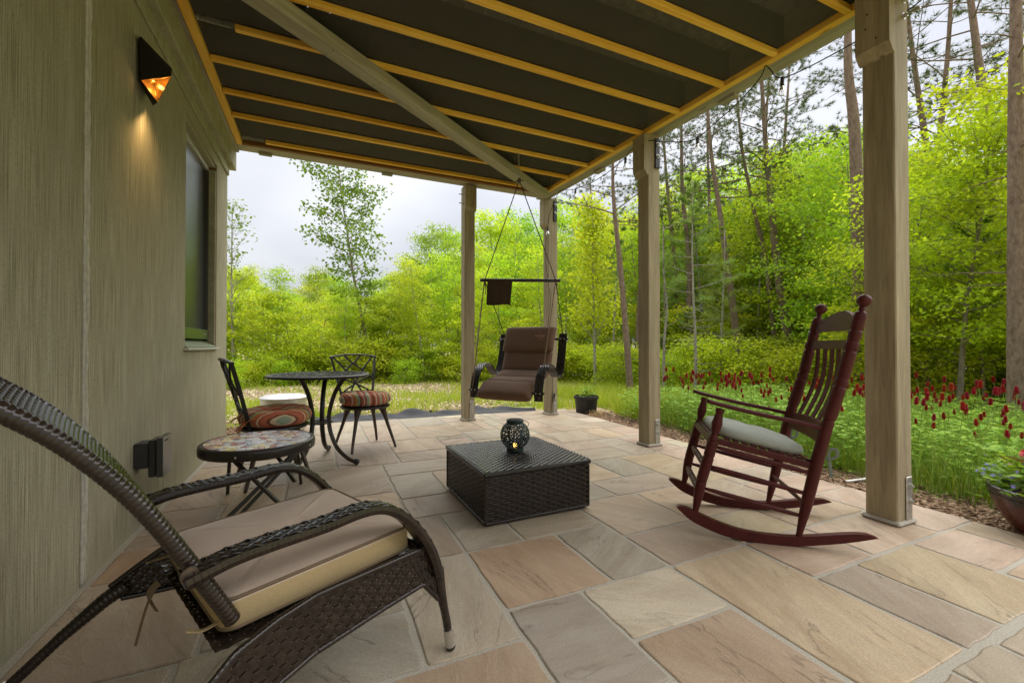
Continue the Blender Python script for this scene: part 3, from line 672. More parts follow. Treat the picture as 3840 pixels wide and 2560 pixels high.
# ------------------------------------------------------------------ shared furniture helpers
def interp(tab, x):
    for (a, b), (c, d) in zip(tab, tab[1:]):
        if x <= c: return lerp(b, d, (x-a)/(c-a) if c > a else 0)
    return tab[-1][1]
def polyline_at(pts, t):
    P = [Vector(p) for p in pts]; L = [0]
    for a, b in zip(P, P[1:]): L.append(L[-1]+(b-a).length)
    d = t*L[-1]
    for i in range(len(P)-1):
        if d <= L[i+1] or i == len(P)-2: return P[i].lerp(P[i+1], (d-L[i])/(L[i+1]-L[i]))
def turned(mb, pts, prof, n=12, m=60):
    """lathe-like spindle along a polyline; prof: (fraction, radius)"""
    ts = sorted(set([i/m for i in range(m+1)] + [p[0] for p in prof]))
    mb.tube([polyline_at(pts, t) for t in ts], [interp(prof, t) for t in ts], n)
def ribbed(mb, pts, r, pitch=.012, n=10, depth=.06):
    """tube wrapped by a strand: fine rings along its length"""
    P = [Vector(p) for p in pts]; L = sum((b-a).length for a, b in zip(P, P[1:])); k = max(4, int(L/pitch))
    path = []; rad = []
    for i in range(k):
        for f, q in ((.02, 1-depth), (.25, 1.0), (.75, 1.0), (.98, 1-depth)):
            t = (i+f)/k; path.append(polyline_at(P, t)); rr = r if not callable(r) else r(t); rad.append(rr*q)
    mb.tube(path, rad, n)
def rrect(a, hx, hy, r):
    """point on a rounded rectangle, a in 0..2pi by perimeter"""
    segs = [('l', hx, -(hy-r), hx, hy-r), ('c', hx-r, hy-r, 0), ('l', hx-r, hy, -(hx-r), hy), ('c', -(hx-r), hy-r, 1), ('l', -hx, hy-r, -hx, -(hy-r)), ('c', -(hx-r), -(hy-r), 2), ('l', -(hx-r), -hy, hx-r, -hy), ('c', hx-r, -(hy-r), 3)]
    u = (a/(2*math.pi) % 1)*8; i = int(u) % 8; t = u-int(u); s_ = segs[i]
    if s_[0] == 'l': return lerp(s_[1], s_[3], t), lerp(s_[2], s_[4], t)
    th = (s_[3]+t)*math.pi/2; return s_[1]+r*math.cos(th), s_[2]+r*math.sin(th)
def cushion_box(mb, w, d, h, r, bulge=.0, nx=14, ny=14, Mx=None, side_only=None, wrinkle=.0, seed=1):
    """rounded box centred on x,y with base z=0: superellipse outline, bulged top"""
    rs_ = random.Random(seed); ring = 48; base = len(mb.v)
    def outline(a, ins):
        return rrect(a, w/2-ins, d/2-ins, .035)
    levels = [(0, r), (r*.3, r*.3), (r, 0), (h-r, 0), (h-r*.3, r*.3), (h, r)]
    rows = []
    for z, ins in levels:
        rows.append(len(mb.v))
        for i in range(ring):
            x, y = outline(2*math.pi*i/ring, ins); p = Vector((x, y, z)); mb.v.append(tuple(Mx @ p if Mx else p))
    for q in (.85, .65, .42, .2):
        rows.append(len(mb.v))
        for i in range(ring):
            a = 2*math.pi*i/ring; x, y = outline(a, r); x *= q; y *= q
            z = h + bulge*(1-q*q) + wrinkle*math.sin(a*9+seed)*q*(1-q)*2; p = Vector((x, y, z)); mb.v.append(tuple(Mx @ p if Mx else p))
    for a_, b_ in zip(rows, rows[1:]):
        for i in range(ring): mb.f.append((a_+i, a_+(i+1) % ring, b_+(i+1) % ring, b_+i)); mb.m.append(0)
    mb.f.append(tuple(rows[-1]+i for i in range(ring))); mb.m.append(0)
    mb.f.append(tuple(rows[0]+i for i in reversed(range(ring)))); mb.m.append(0)
def text_mesh(name, body, size, mat, parent, Mx, depth=.0006):
    cu = bpy.data.curves.new(name, 'FONT'); cu.body = body; cu.size = size; cu.extrude = depth; cu.align_x = 'CENTER'; cu.align_y = 'CENTER'
    tmp = bpy.data.objects.new(name, cu); COL.objects.link(tmp)
    me = bpy.data.meshes.new_from_object(tmp.evaluated_get(bpy.context.evaluated_depsgraph_get())); bpy.data.objects.remove(tmp)
    me.materials.clear(); me.materials.append(mat); me.name = name
    o = link(name, me, parent); o.matrix_local = Mx; return o

# ------------------------------------------------------------------ wicker lounge chair (foreground)
LW = .607
lounge = thing('lounge_chair', 'dark brown wicker lounge chair in the left foreground with taupe seat cushion', 'chair', (.404, 1.384, 0), math.radians(24.5))
ARM = [(-.722, .530), (-.64, .548), (-.55, .553), (-.43, .555), (-.335, .562), (-.262, .552), (-.195, .512), (-.135, .448), (-.085, .365), (-.056, .28)]
def curve2(pts, n=6): return [(p.x, p.z) for p in cat_rom([Vector((x, 0, z)) for x, z in pts], n)]
armc = curve2(ARM)
def arm_weave(tc_, name):
    P2 = [Vector((x, 0, z)) for x, z in armc]; L = sum((b-a).length for a, b in zip(P2, P2[1:])); nu = int(L/.021); W, T = .058, .026
    core = MB(); core.tube([(x, tc_, z-T*.5) for x, z in armc], 1, 12, flat=(T*.42, W*.44), up=(0, 0, 1))
    # flat sleeve: u along length, v around the cross-section
    per = [(-W/2, -T*.9), (-W/2, -T*.12), (-W*.42, 0), (W*.42, 0), (W/2, -T*.12), (W/2, -T*.9)]
    def surf(u, v, row, nrow):
        t = min(max(u/nu, 0), 1); p = polyline_at(P2, t); q = polyline_at(P2, min(t+.01, 1)) - polyline_at(P2, max(t-.01, 0)); q.normalize(); nrm = Vector((-q.z, 0, q.x))
        return p, nrm
    mb = MB(); rows = 5
    def Ptop(u, v):
        p, nrm = surf(u, v, 0, 0); return Vector((p.x, tc_ + W*(v/rows-.5), p.z)), nrm
    mb.weave(Ptop, nu, rows, .0032, .10, 2, False)
    arm = mb.build('arm', M['wicker'], lounge, smooth=True)
    # wrapped edges and underside: ribs across the strip
    mb = MB(); k = int(L/.0125)
    for i in range(k):
        t = (i+.5)/k; p, nrm = surf(t*nu, 0, 0, 0); tg = Vector((nrm.z, 0, -nrm.x)); wdt = L/k*.46
        P = []
        for sgn in (-1, 1):
            for (y, h_) in ((-W/2-.001, -.001), (-W/2-.003, -T*.5), (-W/2+.004, -T), (W/2-.004, -T), (W/2+.003, -T*.5), (W/2+.001, -.001)):
                P.append(Vector((p.x, tc_+y, p.z)) + nrm*h_ + tg*(wdt*sgn))
        mb.add(P, [(j, j+1, 7+j, 6+j) for j in range(5)])
    mb.build('arm_wrap', M['wicker'], arm, kind='stuff'); core.build('arm_core', M['wicker_black'], arm, smooth=True)
    return arm
for tc_ in (.0, LW): arm_weave(tc_, 'arm')
for tc_, sg in ((.0, -1), (LW, 1)):
    # front leg below the arm
    mb = MB(); ribbed(mb, [(-.056, tc_, .285), (-.042, tc_, .20), (-.020, tc_, .105), (-.013, tc_, .068)], lambda t: lerp(.020, .0135, min(1, t*1.5)), .0105)
    leg = mb.build('front_leg', M['wicker'], lounge, smooth=True)
    mb = MB(); mb.tube([(-.013, tc_, .074), (-.003, tc_, .016)], .0165, 14); sl = mb.build('metal_sleeve', M['steel'], leg, smooth=False); smooth_angle(sl)
    mb = MB(); mb.tube([(-.003, tc_, .017), (-.0015, tc_, .006), (-.001, tc_, 0)], [.0165, .0155, .010], 14); smooth_angle(mb.build('rubber_foot', M['black'], leg))
    # woven side panel that narrows into the rear leg
    topc = [(-.098, .372), (-.20, .372), (-.40, .372), (-.55, .368), (-.64, .352), (-.70, .312), (-.76, .268)]
    botc = [(-.056, .190), (-.115, .262), (-.26, .250), (-.42, .232), (-.55, .220), (-.65, .222), (-.735, .226)]
    tp = [Vector((x, 0, z)) for x, z in topc]; bp = [Vector((x, 0, z)) for x, z in botc]; nu, nv = 30, 8
    def Ps(u, v, tp=tp, bp=bp, sg=sg, tc_=tc_):
        t = u/nu; a = polyline_at(bp, t); b = polyline_at(tp, t); p = a.lerp(b, v/nv)
        spl = max(0, (-p.x-.45))*.27; return Vector((p.x, tc_ + sg*(spl+.004), p.z)), Vector((0, sg, 0))
    mb = MB(); mb.weave(Ps, nu, nv, .0042, .03, 3, True, sw=.78); sp_ = mb.build('side_panel', M['wicker'], lounge, smooth=True)
    for cv in (tp, bp):
        mb = MB(); pts = []
        for i in range(50):
            p = polyline_at(cv, i/49); pts.append((p.x, tc_+sg*max(0, -p.x-.45)*.27+sg*.002, p.z))
        ribbed(mb, pts, .0085, .012, 8); mb.build('panel_edge', M['wicker'], sp_, smooth=True)
    mb = MB(); y0 = tc_+sg*.083; ribbed(mb, [(-.72, y0-sg*.005, .262), (-.77, y0+sg*.006, .232), (-.86, tc_+sg*.112, .155), (-.965, tc_+sg*.14, .052)], lambda t: lerp(.024, .0155, min(1, t*1.6)), .012)
    rl = mb.build('rear_leg', M['wicker'], lounge, smooth=True)
    mb = MB(); mb.tube([(-.958, tc_+sg*.138, .06), (-1.008, tc_+sg*.151, .008)], .0185, 14); smooth_angle(mb.build('metal_sleeve', M['steel'], rl))
    mb = MB(); mb.tube([(-1.008, tc_+sg*.151, .010), (-1.013, tc_+sg*.152, 0)], [.0185, .014], 14); mb.build('rubber_foot', M['black'], rl)
# front apron and seat deck under the cushion
def Pf(u, v):
    return Vector((lerp(-.075, -.10, v/9)-.012*math.sin(math.pi*v/9), lerp(.02, LW-.02, u/26), lerp(.25, .37, v/9))), Vector((1, 0, 0))
mb = MB(); mb.weave(Pf, 26, 9, .0028, .03, sw=.7); mb.build('front_apron', M['wicker'], lounge, smooth=True)
def Pd(u, v): return Vector((lerp(-.66, -.07, u/24), lerp(.01, LW-.01, v/26), lerp(.335, .348, u/24))), Vector((0, 0, 1))
mb = MB(); mb.weave(Pd, 24, 26, .003, .02, sw=.8); mb.build('seat', M['wicker'], lounge, smooth=True)
# reclined back: two wrapped rails with a woven web between
BK = cat_rom([(-.625, 0, .385), (-.645, 0, .425), (-.713, 0, .556), (-.783, 0, .680), (-.845, 0, .768), (-.905, 0, .838), (-.975, 0, .900), (-1.06, 0, .965), (-1.16, 0, 1.03)], 5)
for y in (.018, LW-.018):
    mb = MB(); ribbed(mb, [(p.x, y, p.z) for p in BK], .0172, .0115, 12, .06); mb.build('back_rail', M['wicker'], lounge, smooth=True)
mb = MB(); ribbed(mb, [(-1.16, .018, 1.03), (-1.175, .1, 1.045), (-1.18, LW/2, 1.05), (-1.175, LW-.1, 1.045), (-1.16, LW-.018, 1.03)], .0215, .0125, 10); mb.build('top_rail', M['wicker'], lounge, smooth=True)
def Pb(u, v):
    t = v/64; p = polyline_at(BK, t); q = polyline_at(BK, min(1, t+.02))-polyline_at(BK, max(0, t-.02)); q.normalize(); s_ = math.sin(math.pi*u/30)
    n = Vector((q.z, 0, -q.x)); return Vector((p.x, lerp(.03, LW-.03, u/30), p.z)) + n*(.012-.020*s_), n
mb = MB(); mb.weave(Pb, 30, 64, .0030, .03, sw=.8); mb.build('backrest', M['wicker'], lounge, smooth=True)
for y, sg in ((-.012, -1), (LW+.012, 1)):
    mb = MB(); mb.lathe([(.0165, 0), (.0165, .006), (.009, .007), (.009, .004), (.004, .005)], 16, M=Matrix.Translation((-.712, y, .532)) @ Matrix.Rotation(-sg*math.pi/2, 4, 'X')); mb.build('pivot_bolt', M['rawmetal'], lounge)
# cushion and its ties
cu = thing('seat_cushion', 'taupe box cushion with beige sides on the wicker lounge chair', 'cushion', lounge.matrix_basis @ Vector((-.388, LW/2, .353)) if False else (0, 0, 0))
_d = Vector((math.cos(math.radians(24.5)), math.sin(math.radians(24.5)), 0)); _q = Vector((-_d.y, _d.x, 0))
cu.location = Vector((.404, 1.384, .356)) + _d*(-.385) + _q*(LW/2); cu.rotation_euler = (0, -.035, math.radians(24.5))
CW, CD, CH = .512, .535, .078
mb = MB(); cushion_box(mb, CW, CD, CH, .012, .016, wrinkle=.0035, seed=4)
# top panel and boxing differ in colour
mb.m = [0]*len(mb.m)
for i, f in enumerate(mb.f):
    zc = sum(mb.v[j][2] for j in f)/len(f)
    if zc < CH-.010: mb.m[i] = 1
co = mb.build('cover', [M['taupe'], M['beige']], cu, smooth=True)
for z, ins in ((CH-.004, .002), (.005, .002)):
    mb = MB(); pts = []
    for i in range(96):
        a = 2*math.pi*i/96; pts.append((*rrect(a, CW/2-ins, CD/2-ins, .035), z))
    mb.tube(pts, .0042, 6, closed=True); mb.build('piping', M['piping'], cu, smooth=True)
for sg in (-1, 1):
    mb = MB(); y = sg*(CD/2-.03)
    mb.tube(cat_rom([(-CW/2+.004, y, .022), (-CW/2-.03, y+sg*.004, .020), (-CW/2-.055, y-sg*.012, .026)], 5), 1, 6, flat=(.0015, .006), up=(0, 0, 1)); mb.build('tie', M['beige'], cu)
    if sg < 0:
        mb = MB(); mb.tube(cat_rom([(-CW/2-.065, y+.24, .055), (-CW/2-.085, y+.245, .03), (-CW/2-.07, y+.25, -.02)], 6), 1, 6, flat=(.0012, .010), up=(1, .3, 0)); mb.build('tie', M['piping'], cu)
        mb = MB(); mb.tube(cat_rom([(-CW/2-.065, y+.24, .055), (-CW/2-.09, y+.235, .01), (-CW/2-.115, y+.23, -.075)], 6), 1, 6, flat=(.0012, .005), up=(1, .3, 0)); mb.build('tie', M['piping'], cu)

# ------------------------------------------------------------------ rocking chair
RW = .4916
rock = thing('rocking_chair', 'dark red wooden rocking chair with turned posts and slat back', 'chair', (2.169, 1.393, 0), math.radians(-39.757))
rb = [(-.545, .142), (-.50, .100), (-.456, .070), (-.357, .030), (-.260, .008), (-.165, .001), (-.08, .000), (0, .003), (.107, .020), (.236, .048), (.358, .083)]
rt = [(-.528, .150), (-.49, .144), (-.455, .130), (-.356, .090), (-.260, .062), (-.165, .049), (-.08, .047), (0, .050), (.085, .062), (.194, .082), (.270, .094), (.320, .095)]
rbc = curve2(rb, 4); rtc = curve2(rt, 4)
for y in (0, RW):
    mb = MB(); poly = rbc + list(reversed(rtc)); Mr = Matrix.Translation((0, y+.016, 0)) @ Matrix(((1,0,0,0),(0,0,-1,0),(0,1,0,0),(0,0,0,1)))
    mb.prism(poly, .032, Mr); smooth_angle(mb.build('rocker', M['maroon'], rock), 35)
    FL = [(-.452, y, .115), (-.420, y, .287), (-.382, y, .424), (-.359, y, .516), (-.326, y, .672)]
    mb = MB(); turned(mb, FL, [(0, .013), (.03, .015), (.16, .0235), (.22, .026), (.30, .0265), (.305, .023), (.315, .0265), (.45, .0275), (.54, .027), (.545, .0235), (.555, .027), (.68, .0265), (.695, .021), (.71, .026), (.735, .021), (.75, .017), (.77, .017), (.80, .022), (.86, .0265), (.92, .021), (.95, .017), (.97, .021), (1, .021)], 14, 70)
    mb.build('front_leg', M['maroon'], rock, smooth=True)
    RP = [(.028, y, .045), (.109, y, .417), (.149, y, .590), (.22, y, .832), (.259, y, .992), (.303, y, 1.170)]
    mb = MB(); turned(mb, RP, [(0, .013), (.02, .014), (.10, .022), (.16, .0265), (.36, .028), (.50, .028), (.515, .027), (.52, .0235), (.53, .028), (.555, .030), (.665, .0285), (.67, .024), (.68, .029), (.70, .029), (.705, .0245), (.72, .0285), (.80, .0285), (.82, .0285), (.825, .024), (.835, .030), (.86, .030), (.865, .025), (.875, .0265), (.91, .0285), (.915, .0245), (.925, .0285), (.975, .028), (.99, .024), (1, .012)], 16, 90)
    mb.build('rear_post', M['maroon'], rock, smooth=True)
    mb = MB(); mb.tube([(.300, y, 1.160), (.307, y, 1.192)], [.013, .013], 12); mb.sphere((.314, y, 1.218), .031, 16, 12); mb.build('finial', M['maroon'], rock, smooth=True)
    ain = .006 if y == 0 else -.006
    mb = MB(); ap = cat_rom([(-.392, y, .712), (-.33, y, .694), (-.15, y+ain, .652), (.02, y+ain, .618), (.128, y+ain*.5, .594)], 6)
    nA = len(ap); mb.tube(ap, 1, 12, flat=[(.0105, (.022 if i == 0 else .030) if i < 3 else lerp(.030, .016, (i-3)/(nA-3))) for i in range(nA)], up=(0, 0, 1)); smooth_angle(mb.build('arm', M['maroon'], rock), 50)
    for (a, b) in (((-.345, .470), (.085, .367)), ((-.372, .366), (.064, .264)), ((-.405, .249), (.037, .153))):
        mb = MB(); turned(mb, [(a[0], y, a[1]), (b[0], y, b[1])], [(0, .008), (.1, .011), (.5, .0125), (.9, .011), (1, .008)], 10, 20); mb.build('stretcher', M['maroon'], rock, smooth=True)
    mb = MB(); c0, c1 = Vector((-.335, y*.985+.004, .500)), Vector((.10, y*.985+.004, .402)); mb.tube([c0, c1], 1, 8, flat=(.016, .011), up=(0, 0, 1)); mb.build('seat_rail', M['maroon'], rock)
for (x, z) in ((-.400, .365), (-.432, .235)):
    mb = MB(); turned(mb, [(x, .01, z), (x, RW-.01, z)], [(0, .009), (.08, .012), (.2, .0165), (.24, .0165), (.245, .013), (.26, .017), (.48, .018), (.485, .014), (.5, .018), (.515, .014), (.52, .018), (.74, .017), (.755, .013), (.76, .0165), (.8, .0165), (.92, .012), (1, .009)], 12, 60); mb.build('front_stretcher', M['maroon'], rock, smooth=True)
mb = MB(); turned(mb, [(.055, .01, .215), (.055, RW-.01, .215)], [(0, .008), (.5, .0125), (1, .008)], 10, 20); mb.build('rear_stretcher', M['maroon'], rock, smooth=True)
for k in range(12):      # seat slats across, the first ones rolling over the front edge
    u = k/11; x = lerp(-.372, .085, u); z = .525 - .235*(x+.345) ; tilt = .235
    if k == 0: x, z, tilt = -.377, .505, -.9
    if k == 1: x, z, tilt = -.352, .524, -.15
    mb = MB(); mb.box((0, RW/2, 0), (.031, RW-.035, .011), M=Matrix.Translation((x, 0, z)) @ Matrix.Rotation(tilt, 4, 'Y'), bev=.003); mb.build('seat_slat', M['maroon'], rock)
def sback(z): return .149 + (z-.590)*.2665
def board(zb, zt, name, arch=0.0, th=.018, bow=.02, z_side=None):
    mb = MB(); n = 16; rows = []
    for face in (-1, 1):
        r = []
        for i in range(n+1):
            t = i/n; y = lerp(.012, RW-.012, t); bw = bow*math.sin(math.pi*t)
            top = zt + arch*math.sin(math.pi*t)**.75
            r.append((Vector((sback(zb)+bw+face*th/2, y, zb)), Vector((sback(top)+bw+face*th/2, y, top))))
        rows.append(r)
    for face, r in zip((0, 1), rows):
        base = len(mb.v); mb.v += [tuple(p) for ab in r for p in ab]
        for i in range(n):
            q = base+2*i; f = (q, q+1, q+3, q+2); mb.f.append(f if face == 0 else tuple(reversed(f))); mb.m.append(0)
    o_ = 2*(n+1)
    for i in range(n):
        q = 2*i; mb.f.append((q+1, o_+q+1, o_+q+3, q+3)); mb.f.append((q, q+2, o_+q+2, o_+q)); mb.m += [0, 0]
    return mb.build(name, M['maroon'], rock)
board(1.078, 1.105, 'crest_rail', .082); board(.982, 1.030, 'upper_rail'); board(.515, .600, 'lower_rail', .012)
for k in range(5):
    y = lerp(.085, RW-.085, k/4); mb = MB(); pts = []
    for i in range(13):
        t = i/12; z = lerp(.592, .986, t); pts.append((sback(z)+.006+.030*math.sin(math.pi*t)-.0+.014*math.sin(math.pi*(y/RW)), y, z))
    mb.tube(pts, 1, 8, flat=(.0055, .0205), up=(1, 0, 0)); smooth_angle(mb.build('back_slat', M['maroon'], rock), 50)
# its sage cushion
_d = Vector((math.cos(math.radians(-39.757)), math.sin(math.radians(-39.757)), 0)); _q = Vector((-_d.y, _d.x, 0))
rc = thing('seat_cushion', 'sage green tied cushion on the dark red rocking chair', 'cushion', Vector((2.169, 1.393, .473)) + _d*(-.135) + _q*(RW/2), math.radians(-39.757))
rc.rotation_euler = (0, .23, math.radians(-39.757))
mb = MB(); ring = 56; prof = [(.86, .002), (.95, .008), (1.0, .028), (.985, .044), (.93, .055), (.80, .064), (.55, .070), (.25, .073)]; rows = []
for q, z in prof:
    rows.append(len(mb.v))
    for i in range(ring):
        a = 2*math.pi*i/ring; c_, s_ = math.cos(a), math.sin(a); k = (abs(c_)**4.5+abs(s_)**4.5)**(-1/4.5)
        mb.v.append((.232*c_*k*q, (.222 if c_ < 0 else .222-.02*c_)*s_*k*q, z + (.0025*math.sin(a*7) if q < .9 else 0)))
for a_, b_ in zip(rows, rows[1:]):
    for i in range(ring): mb.f.append((a_+i, a_+(i+1) % ring, b_+(i+1) % ring, b_+i)); mb.m.append(0)
mb.f.append(tuple(rows[-1]+i for i in range(ring))); mb.f.append(tuple(rows[0]+i for i in reversed(range(ring)))); mb.m += [0, 0]
mb.build('cover', M['sage'], rc, smooth=True)
for sg in (-1, 1):
    y = sg*.20
    mb = MB(); mb.tube(cat_rom([(.205, y-.0*sg, .035), (.235, y+sg*.055, .045), (.285, y+sg*.062, .04), (.295, y+sg*.045, .042)], 5), 1, 6, flat=(.0012, .007), up=(0, 0, 1)); mb.build('tie', M['sage_tie'], rc)
    mb = MB(); mb.tube(cat_rom([(.21, y, .022), (.24, y+sg*.054, .030), (.29, y+sg*.058, .036)], 5), 1, 6, flat=(.0012, .007), up=(0, 0, 1)); mb.build('tie', M['sage_tie'], rc)
    mb = MB(); mb.tube(cat_rom([(.288, y+sg*.055, .04), (.285, y+sg*.06, .085), (.31, y+sg*.062, .092), (.318, y+sg*.06, .06), (.292, y+sg*.056, .04)], 6), 1, 6, flat=(.0012, .007), up=(0, 1, 0)); mb.build('bow', M['sage_tie'], rc)
    mb = MB(); mb.tube(cat_rom([(.29, y+sg*.056, .04), (.305, y+sg*.06, .0), (.318, y+sg*.062, -.045)], 5), 1, 6, flat=(.0012, .008), up=(0, 1, 0)); mb.build('tie', M['sage_tie'], rc)

# ------------------------------------------------------------------ wicker ottoman box
ott = thing('storage_ottoman', 'square dark wicker ottoman box in the middle of the patio', 'ottoman', (1.178, 2.585, 0), math.radians(1.0))
OW, OD, OH = .685, .715, .268
def side(P0, P1, name):
    p0, p1 = Vector(P0), Vector(P1); n = Vector((p1.y-p0.y, -(p1.x-p0.x), 0)).normalized(); nu, nv = 20, 17
    def P(u, v): q = p0.lerp(p1, u/nu); return Vector((q.x, q.y, lerp(.02, OH, v/nv))), n
    mb = MB(); mb.weave(P, nu, nv, .0042, .05, 3, True, sw=.5); o = mb.build(name, M['wicker'], ott, smooth=True)
    mb = MB(); mb.box((0, 0, 0), ((p1-p0).length-.01, .006, OH-.03)); b = mb.build('liner', M['fx_dark'], o); b.location = (p0+p1)/2 - n*.012 + Vector((0, 0, .145)); b.rotation_euler = (0, 0, math.atan2(p1.y-p0.y, p1.x-p0.x))
hx, hy = OW/2, OD/2
for a, b in (((-hx, -hy), (hx, -hy)), ((hx, -hy), (hx, hy)), ((hx, hy), (-hx, hy)), ((-hx, hy), (-hx, -hy))): side((*a, 0), (*b, 0), 'side_panel')
for sx in (-1, 1):
    for sy in (-1, 1):
        mb = MB(); ribbed(mb, [(sx*hx, sy*hy, .018), (sx*hx, sy*hy, OH)], .0075, .012, 8); mb.build('corner_stake', M['wicker'], ott, smooth=True)
        mb = MB(); mb.lathe([(.014, 0), (.016, .004), (.016, .02)], 10, c=(sx*(hx-.025), sy*(hy-.025), 0)); mb.build('foot', M['black'], ott)
mb = MB(); 
for (x0, y0, x1, y1) in ((-hx,-hy,hx,-hy),(hx,-hy,hx,hy),(hx,hy,-hx,hy),(-hx,hy,-hx,-hy)): ribbed(mb, [(x0, y0, .018), (x1, y1, .018)], .007, .02, 6)
mb.build('bottom_rail', M['wicker'], ott, smooth=True, kind='stuff')
lx, ly = hx+.008, hy+.008
mb = MB(); mb.box((0, 0, OH+.018), (2*lx-.006, 2*ly-.006, .022)); lid = mb.build('lid', M['wicker_black'], ott)
def Pt(u, v): return Vector((lerp(-lx, lx, u/27), lerp(-ly, ly, v/40), OH+.0325)), Vector((0, 0, 1))
mb = MB(); mb.weave(Pt, 27, 40, .0046, .08, 3, False); mb.build('lid_weave', M['wicker_black'], lid, smooth=True)
mb = MB()
for (x0, y0, x1, y1) in ((-lx,-ly,lx,-ly),(lx,-ly,lx,ly),(lx,ly,-lx,ly),(-lx,ly,-lx,-ly)):
    p0, p1 = Vector((x0, y0, 0)), Vector((x1, y1, 0)); n = Vector((p1.y-p0.y, -(p1.x-p0.x), 0)).normalized()
    def Pe(u, v): q = p0.lerp(p1, u/60); a = v/2*math.pi; return Vector((q.x, q.y, OH+.019-.014*math.cos(a))) + n*(.005*math.sin(a)), n
    for i in range(60):
        for v in (0, .5, 1, 1.5): mb.add([Pe(i+.06, v)[0], Pe(i+.94, v)[0], Pe(i+.94, v+.5)[0], Pe(i+.06, v+.5)[0]], [(0, 1, 2, 3)])
mb.build('lid_edge', M['wicker_black'], lid, kind='stuff')
OTOP = OH+.038

# ------------------------------------------------------------------ pierced lantern on the ottoman
lan = thing('lantern', 'round dark green pierced metal lantern on the wicker ottoman', 'lantern', (1.195, 2.60, OTOP))
LR = .098
bm = bmesh.new(); bmesh.ops.create_icosphere(bm, subdivisions=5, radius=LR); rl_ = random.Random(5)
holes = []
tries = 0
while len(holes) < 640 and tries < 14000:
    tries += 1; z = rl_.uniform(-.86, .78); a = rl_.uniform(0, 2*math.pi); r_ = rl_.choice([.040, .048, .056, .066, .076]); c = Vector((math.sqrt(1-z*z)*math.cos(a), math.sqrt(1-z*z)*math.sin(a), z))
    if (a % (math.pi/2)) < .06 or (a % (math.pi/2)) > math.pi/2-.06: continue
    if all((c-h).length > (r_+q)*1.10 for h, q in holes): holes.append((c, r_))
HC = np.array([h for h, _ in holes]); HR = np.array([q for _, q in holes])
kill = []
for f in bm.faces:
    c = np.array(f.calc_center_median().normalized()); d = np.linalg.norm(HC-c, axis=1)
    if (d < HR).any() or c[2] > .84 or c[2] < -.86: kill.append(f)
bmesh.ops.delete(bm, geom=kill, context='FACES')
me = bpy.data.meshes.new('globe'); bm.to_mesh(me); bm.free(); me.materials.append(M['lantern'])
for p in me.polygons: p.use_smooth = True
gl = link('globe', me, lan); gl.location = (0, 0, .103); sm = gl.modifiers.new('thick', 'SOLIDIFY'); sm.thickness = .0018
mb = MB(); mb.lathe([(.052, 0), (.056, .002), (.056, .020), (.050, .023), (.046, .020)], 32); smooth_angle(mb.build('base', M['lantern'], lan))
mb = MB(); mb.lathe([(.046, .182), (.055, .184), (.057, .190), (.057, .203), (.053, .206), (.046, .205)], 32); top = smooth_angle(mb.build('rim', M['lantern'], lan))
mb = MB(); mb.lathe([(.046, .2035), (.046, .2058)], 32); mb.build('solar_panel', M['solar'], top)
mb = MB(); mb.tube(cat_rom([(-.054, -.012, .192), (-.03, -.055, .176), (.02, -.078, .166), (.066, -.062, .167), (.088, -.025, .176), (.086, .0, .186), (.056, .012, .194)], 8), .0022, 8); mb.build('handle', M['lantern'], lan, smooth=True)
mb = MB(); mb.lathe([(.012, .024), (.014, .034), (.009, .046), (.002, .05)], 12); mb.build('led', M['glow'], lan)

# ------------------------------------------------------------------ mosaic folding side table
mos = thing('side_table', 'round mosaic topped folding side table against the plaster wall', 'table', (-.325, 3.03, 0))
TR, TZ = .305, .425
mb = MB(); mb.lathe([(TR-.022, TZ-.055), (TR-.002, TZ-.056), (TR+.004, TZ-.050), (TR+.006, TZ-.018), (TR+.002, TZ-.002), (TR-.006, TZ+.004), (TR-.018, TZ+.003), (TR-.021, TZ-.004)], 64); smooth_angle(mb.build('rim', M['blackmetal'], mos), 50)
mb = MB(); mb.lathe([(TR-.02, TZ-.02), (TR-.02, TZ-.003)], 48); top = mb.build('top', M['grout'], mos)
TC = [((.55,.58,.68), 26), ((.72,.73,.78), 24), ((.76,.73,.64), 14), ((.74,.62,.30), 10), ((.46,.24,.20), 9), ((.44,.45,.56), 12), ((.60,.42,.36), 6), ((.28,.24,.28), 4)]
tmats = []
for i, (c, w) in enumerate(TC): tmats.append(plain('glazed_tile_%d' % i, tuple(min(x*1.15, .9) for x in c), .25, 0, var=.18, scale=24, spec=.6, dirt=(.30, .16, .16, .22)))
def clip(poly, nx_, ny_, d):
    out = []
    for i in range(len(poly)):
        a, b = poly[i], poly[(i+1) % len(poly)]; da, db = a[0]*nx_+a[1]*ny_-d, b[0]*nx_+b[1]*ny_-d
        if da <= 0: out.append(a)
        if (da < 0) != (db < 0) and da != db:
            t = da/(da-db); out.append((a[0]+(b[0]-a[0])*t, a[1]+(b[1]-a[1])*t))
    return out
sites = []; rm = random.Random(21)
tries = 0
while len(sites) < 215 and tries < 20000:
    tries += 1; a = rm.uniform(0, 2*math.pi); r_ = (TR-.03)*math.sqrt(rm.random()); p = (r_*math.cos(a), r_*math.sin(a))
    if all((p[0]-q[0])**2+(p[1]-q[1])**2 > .024**2 for q in sites): sites.append(p)
bag = [i for i, (c, w) in enumerate(TC) for _ in range(w)]
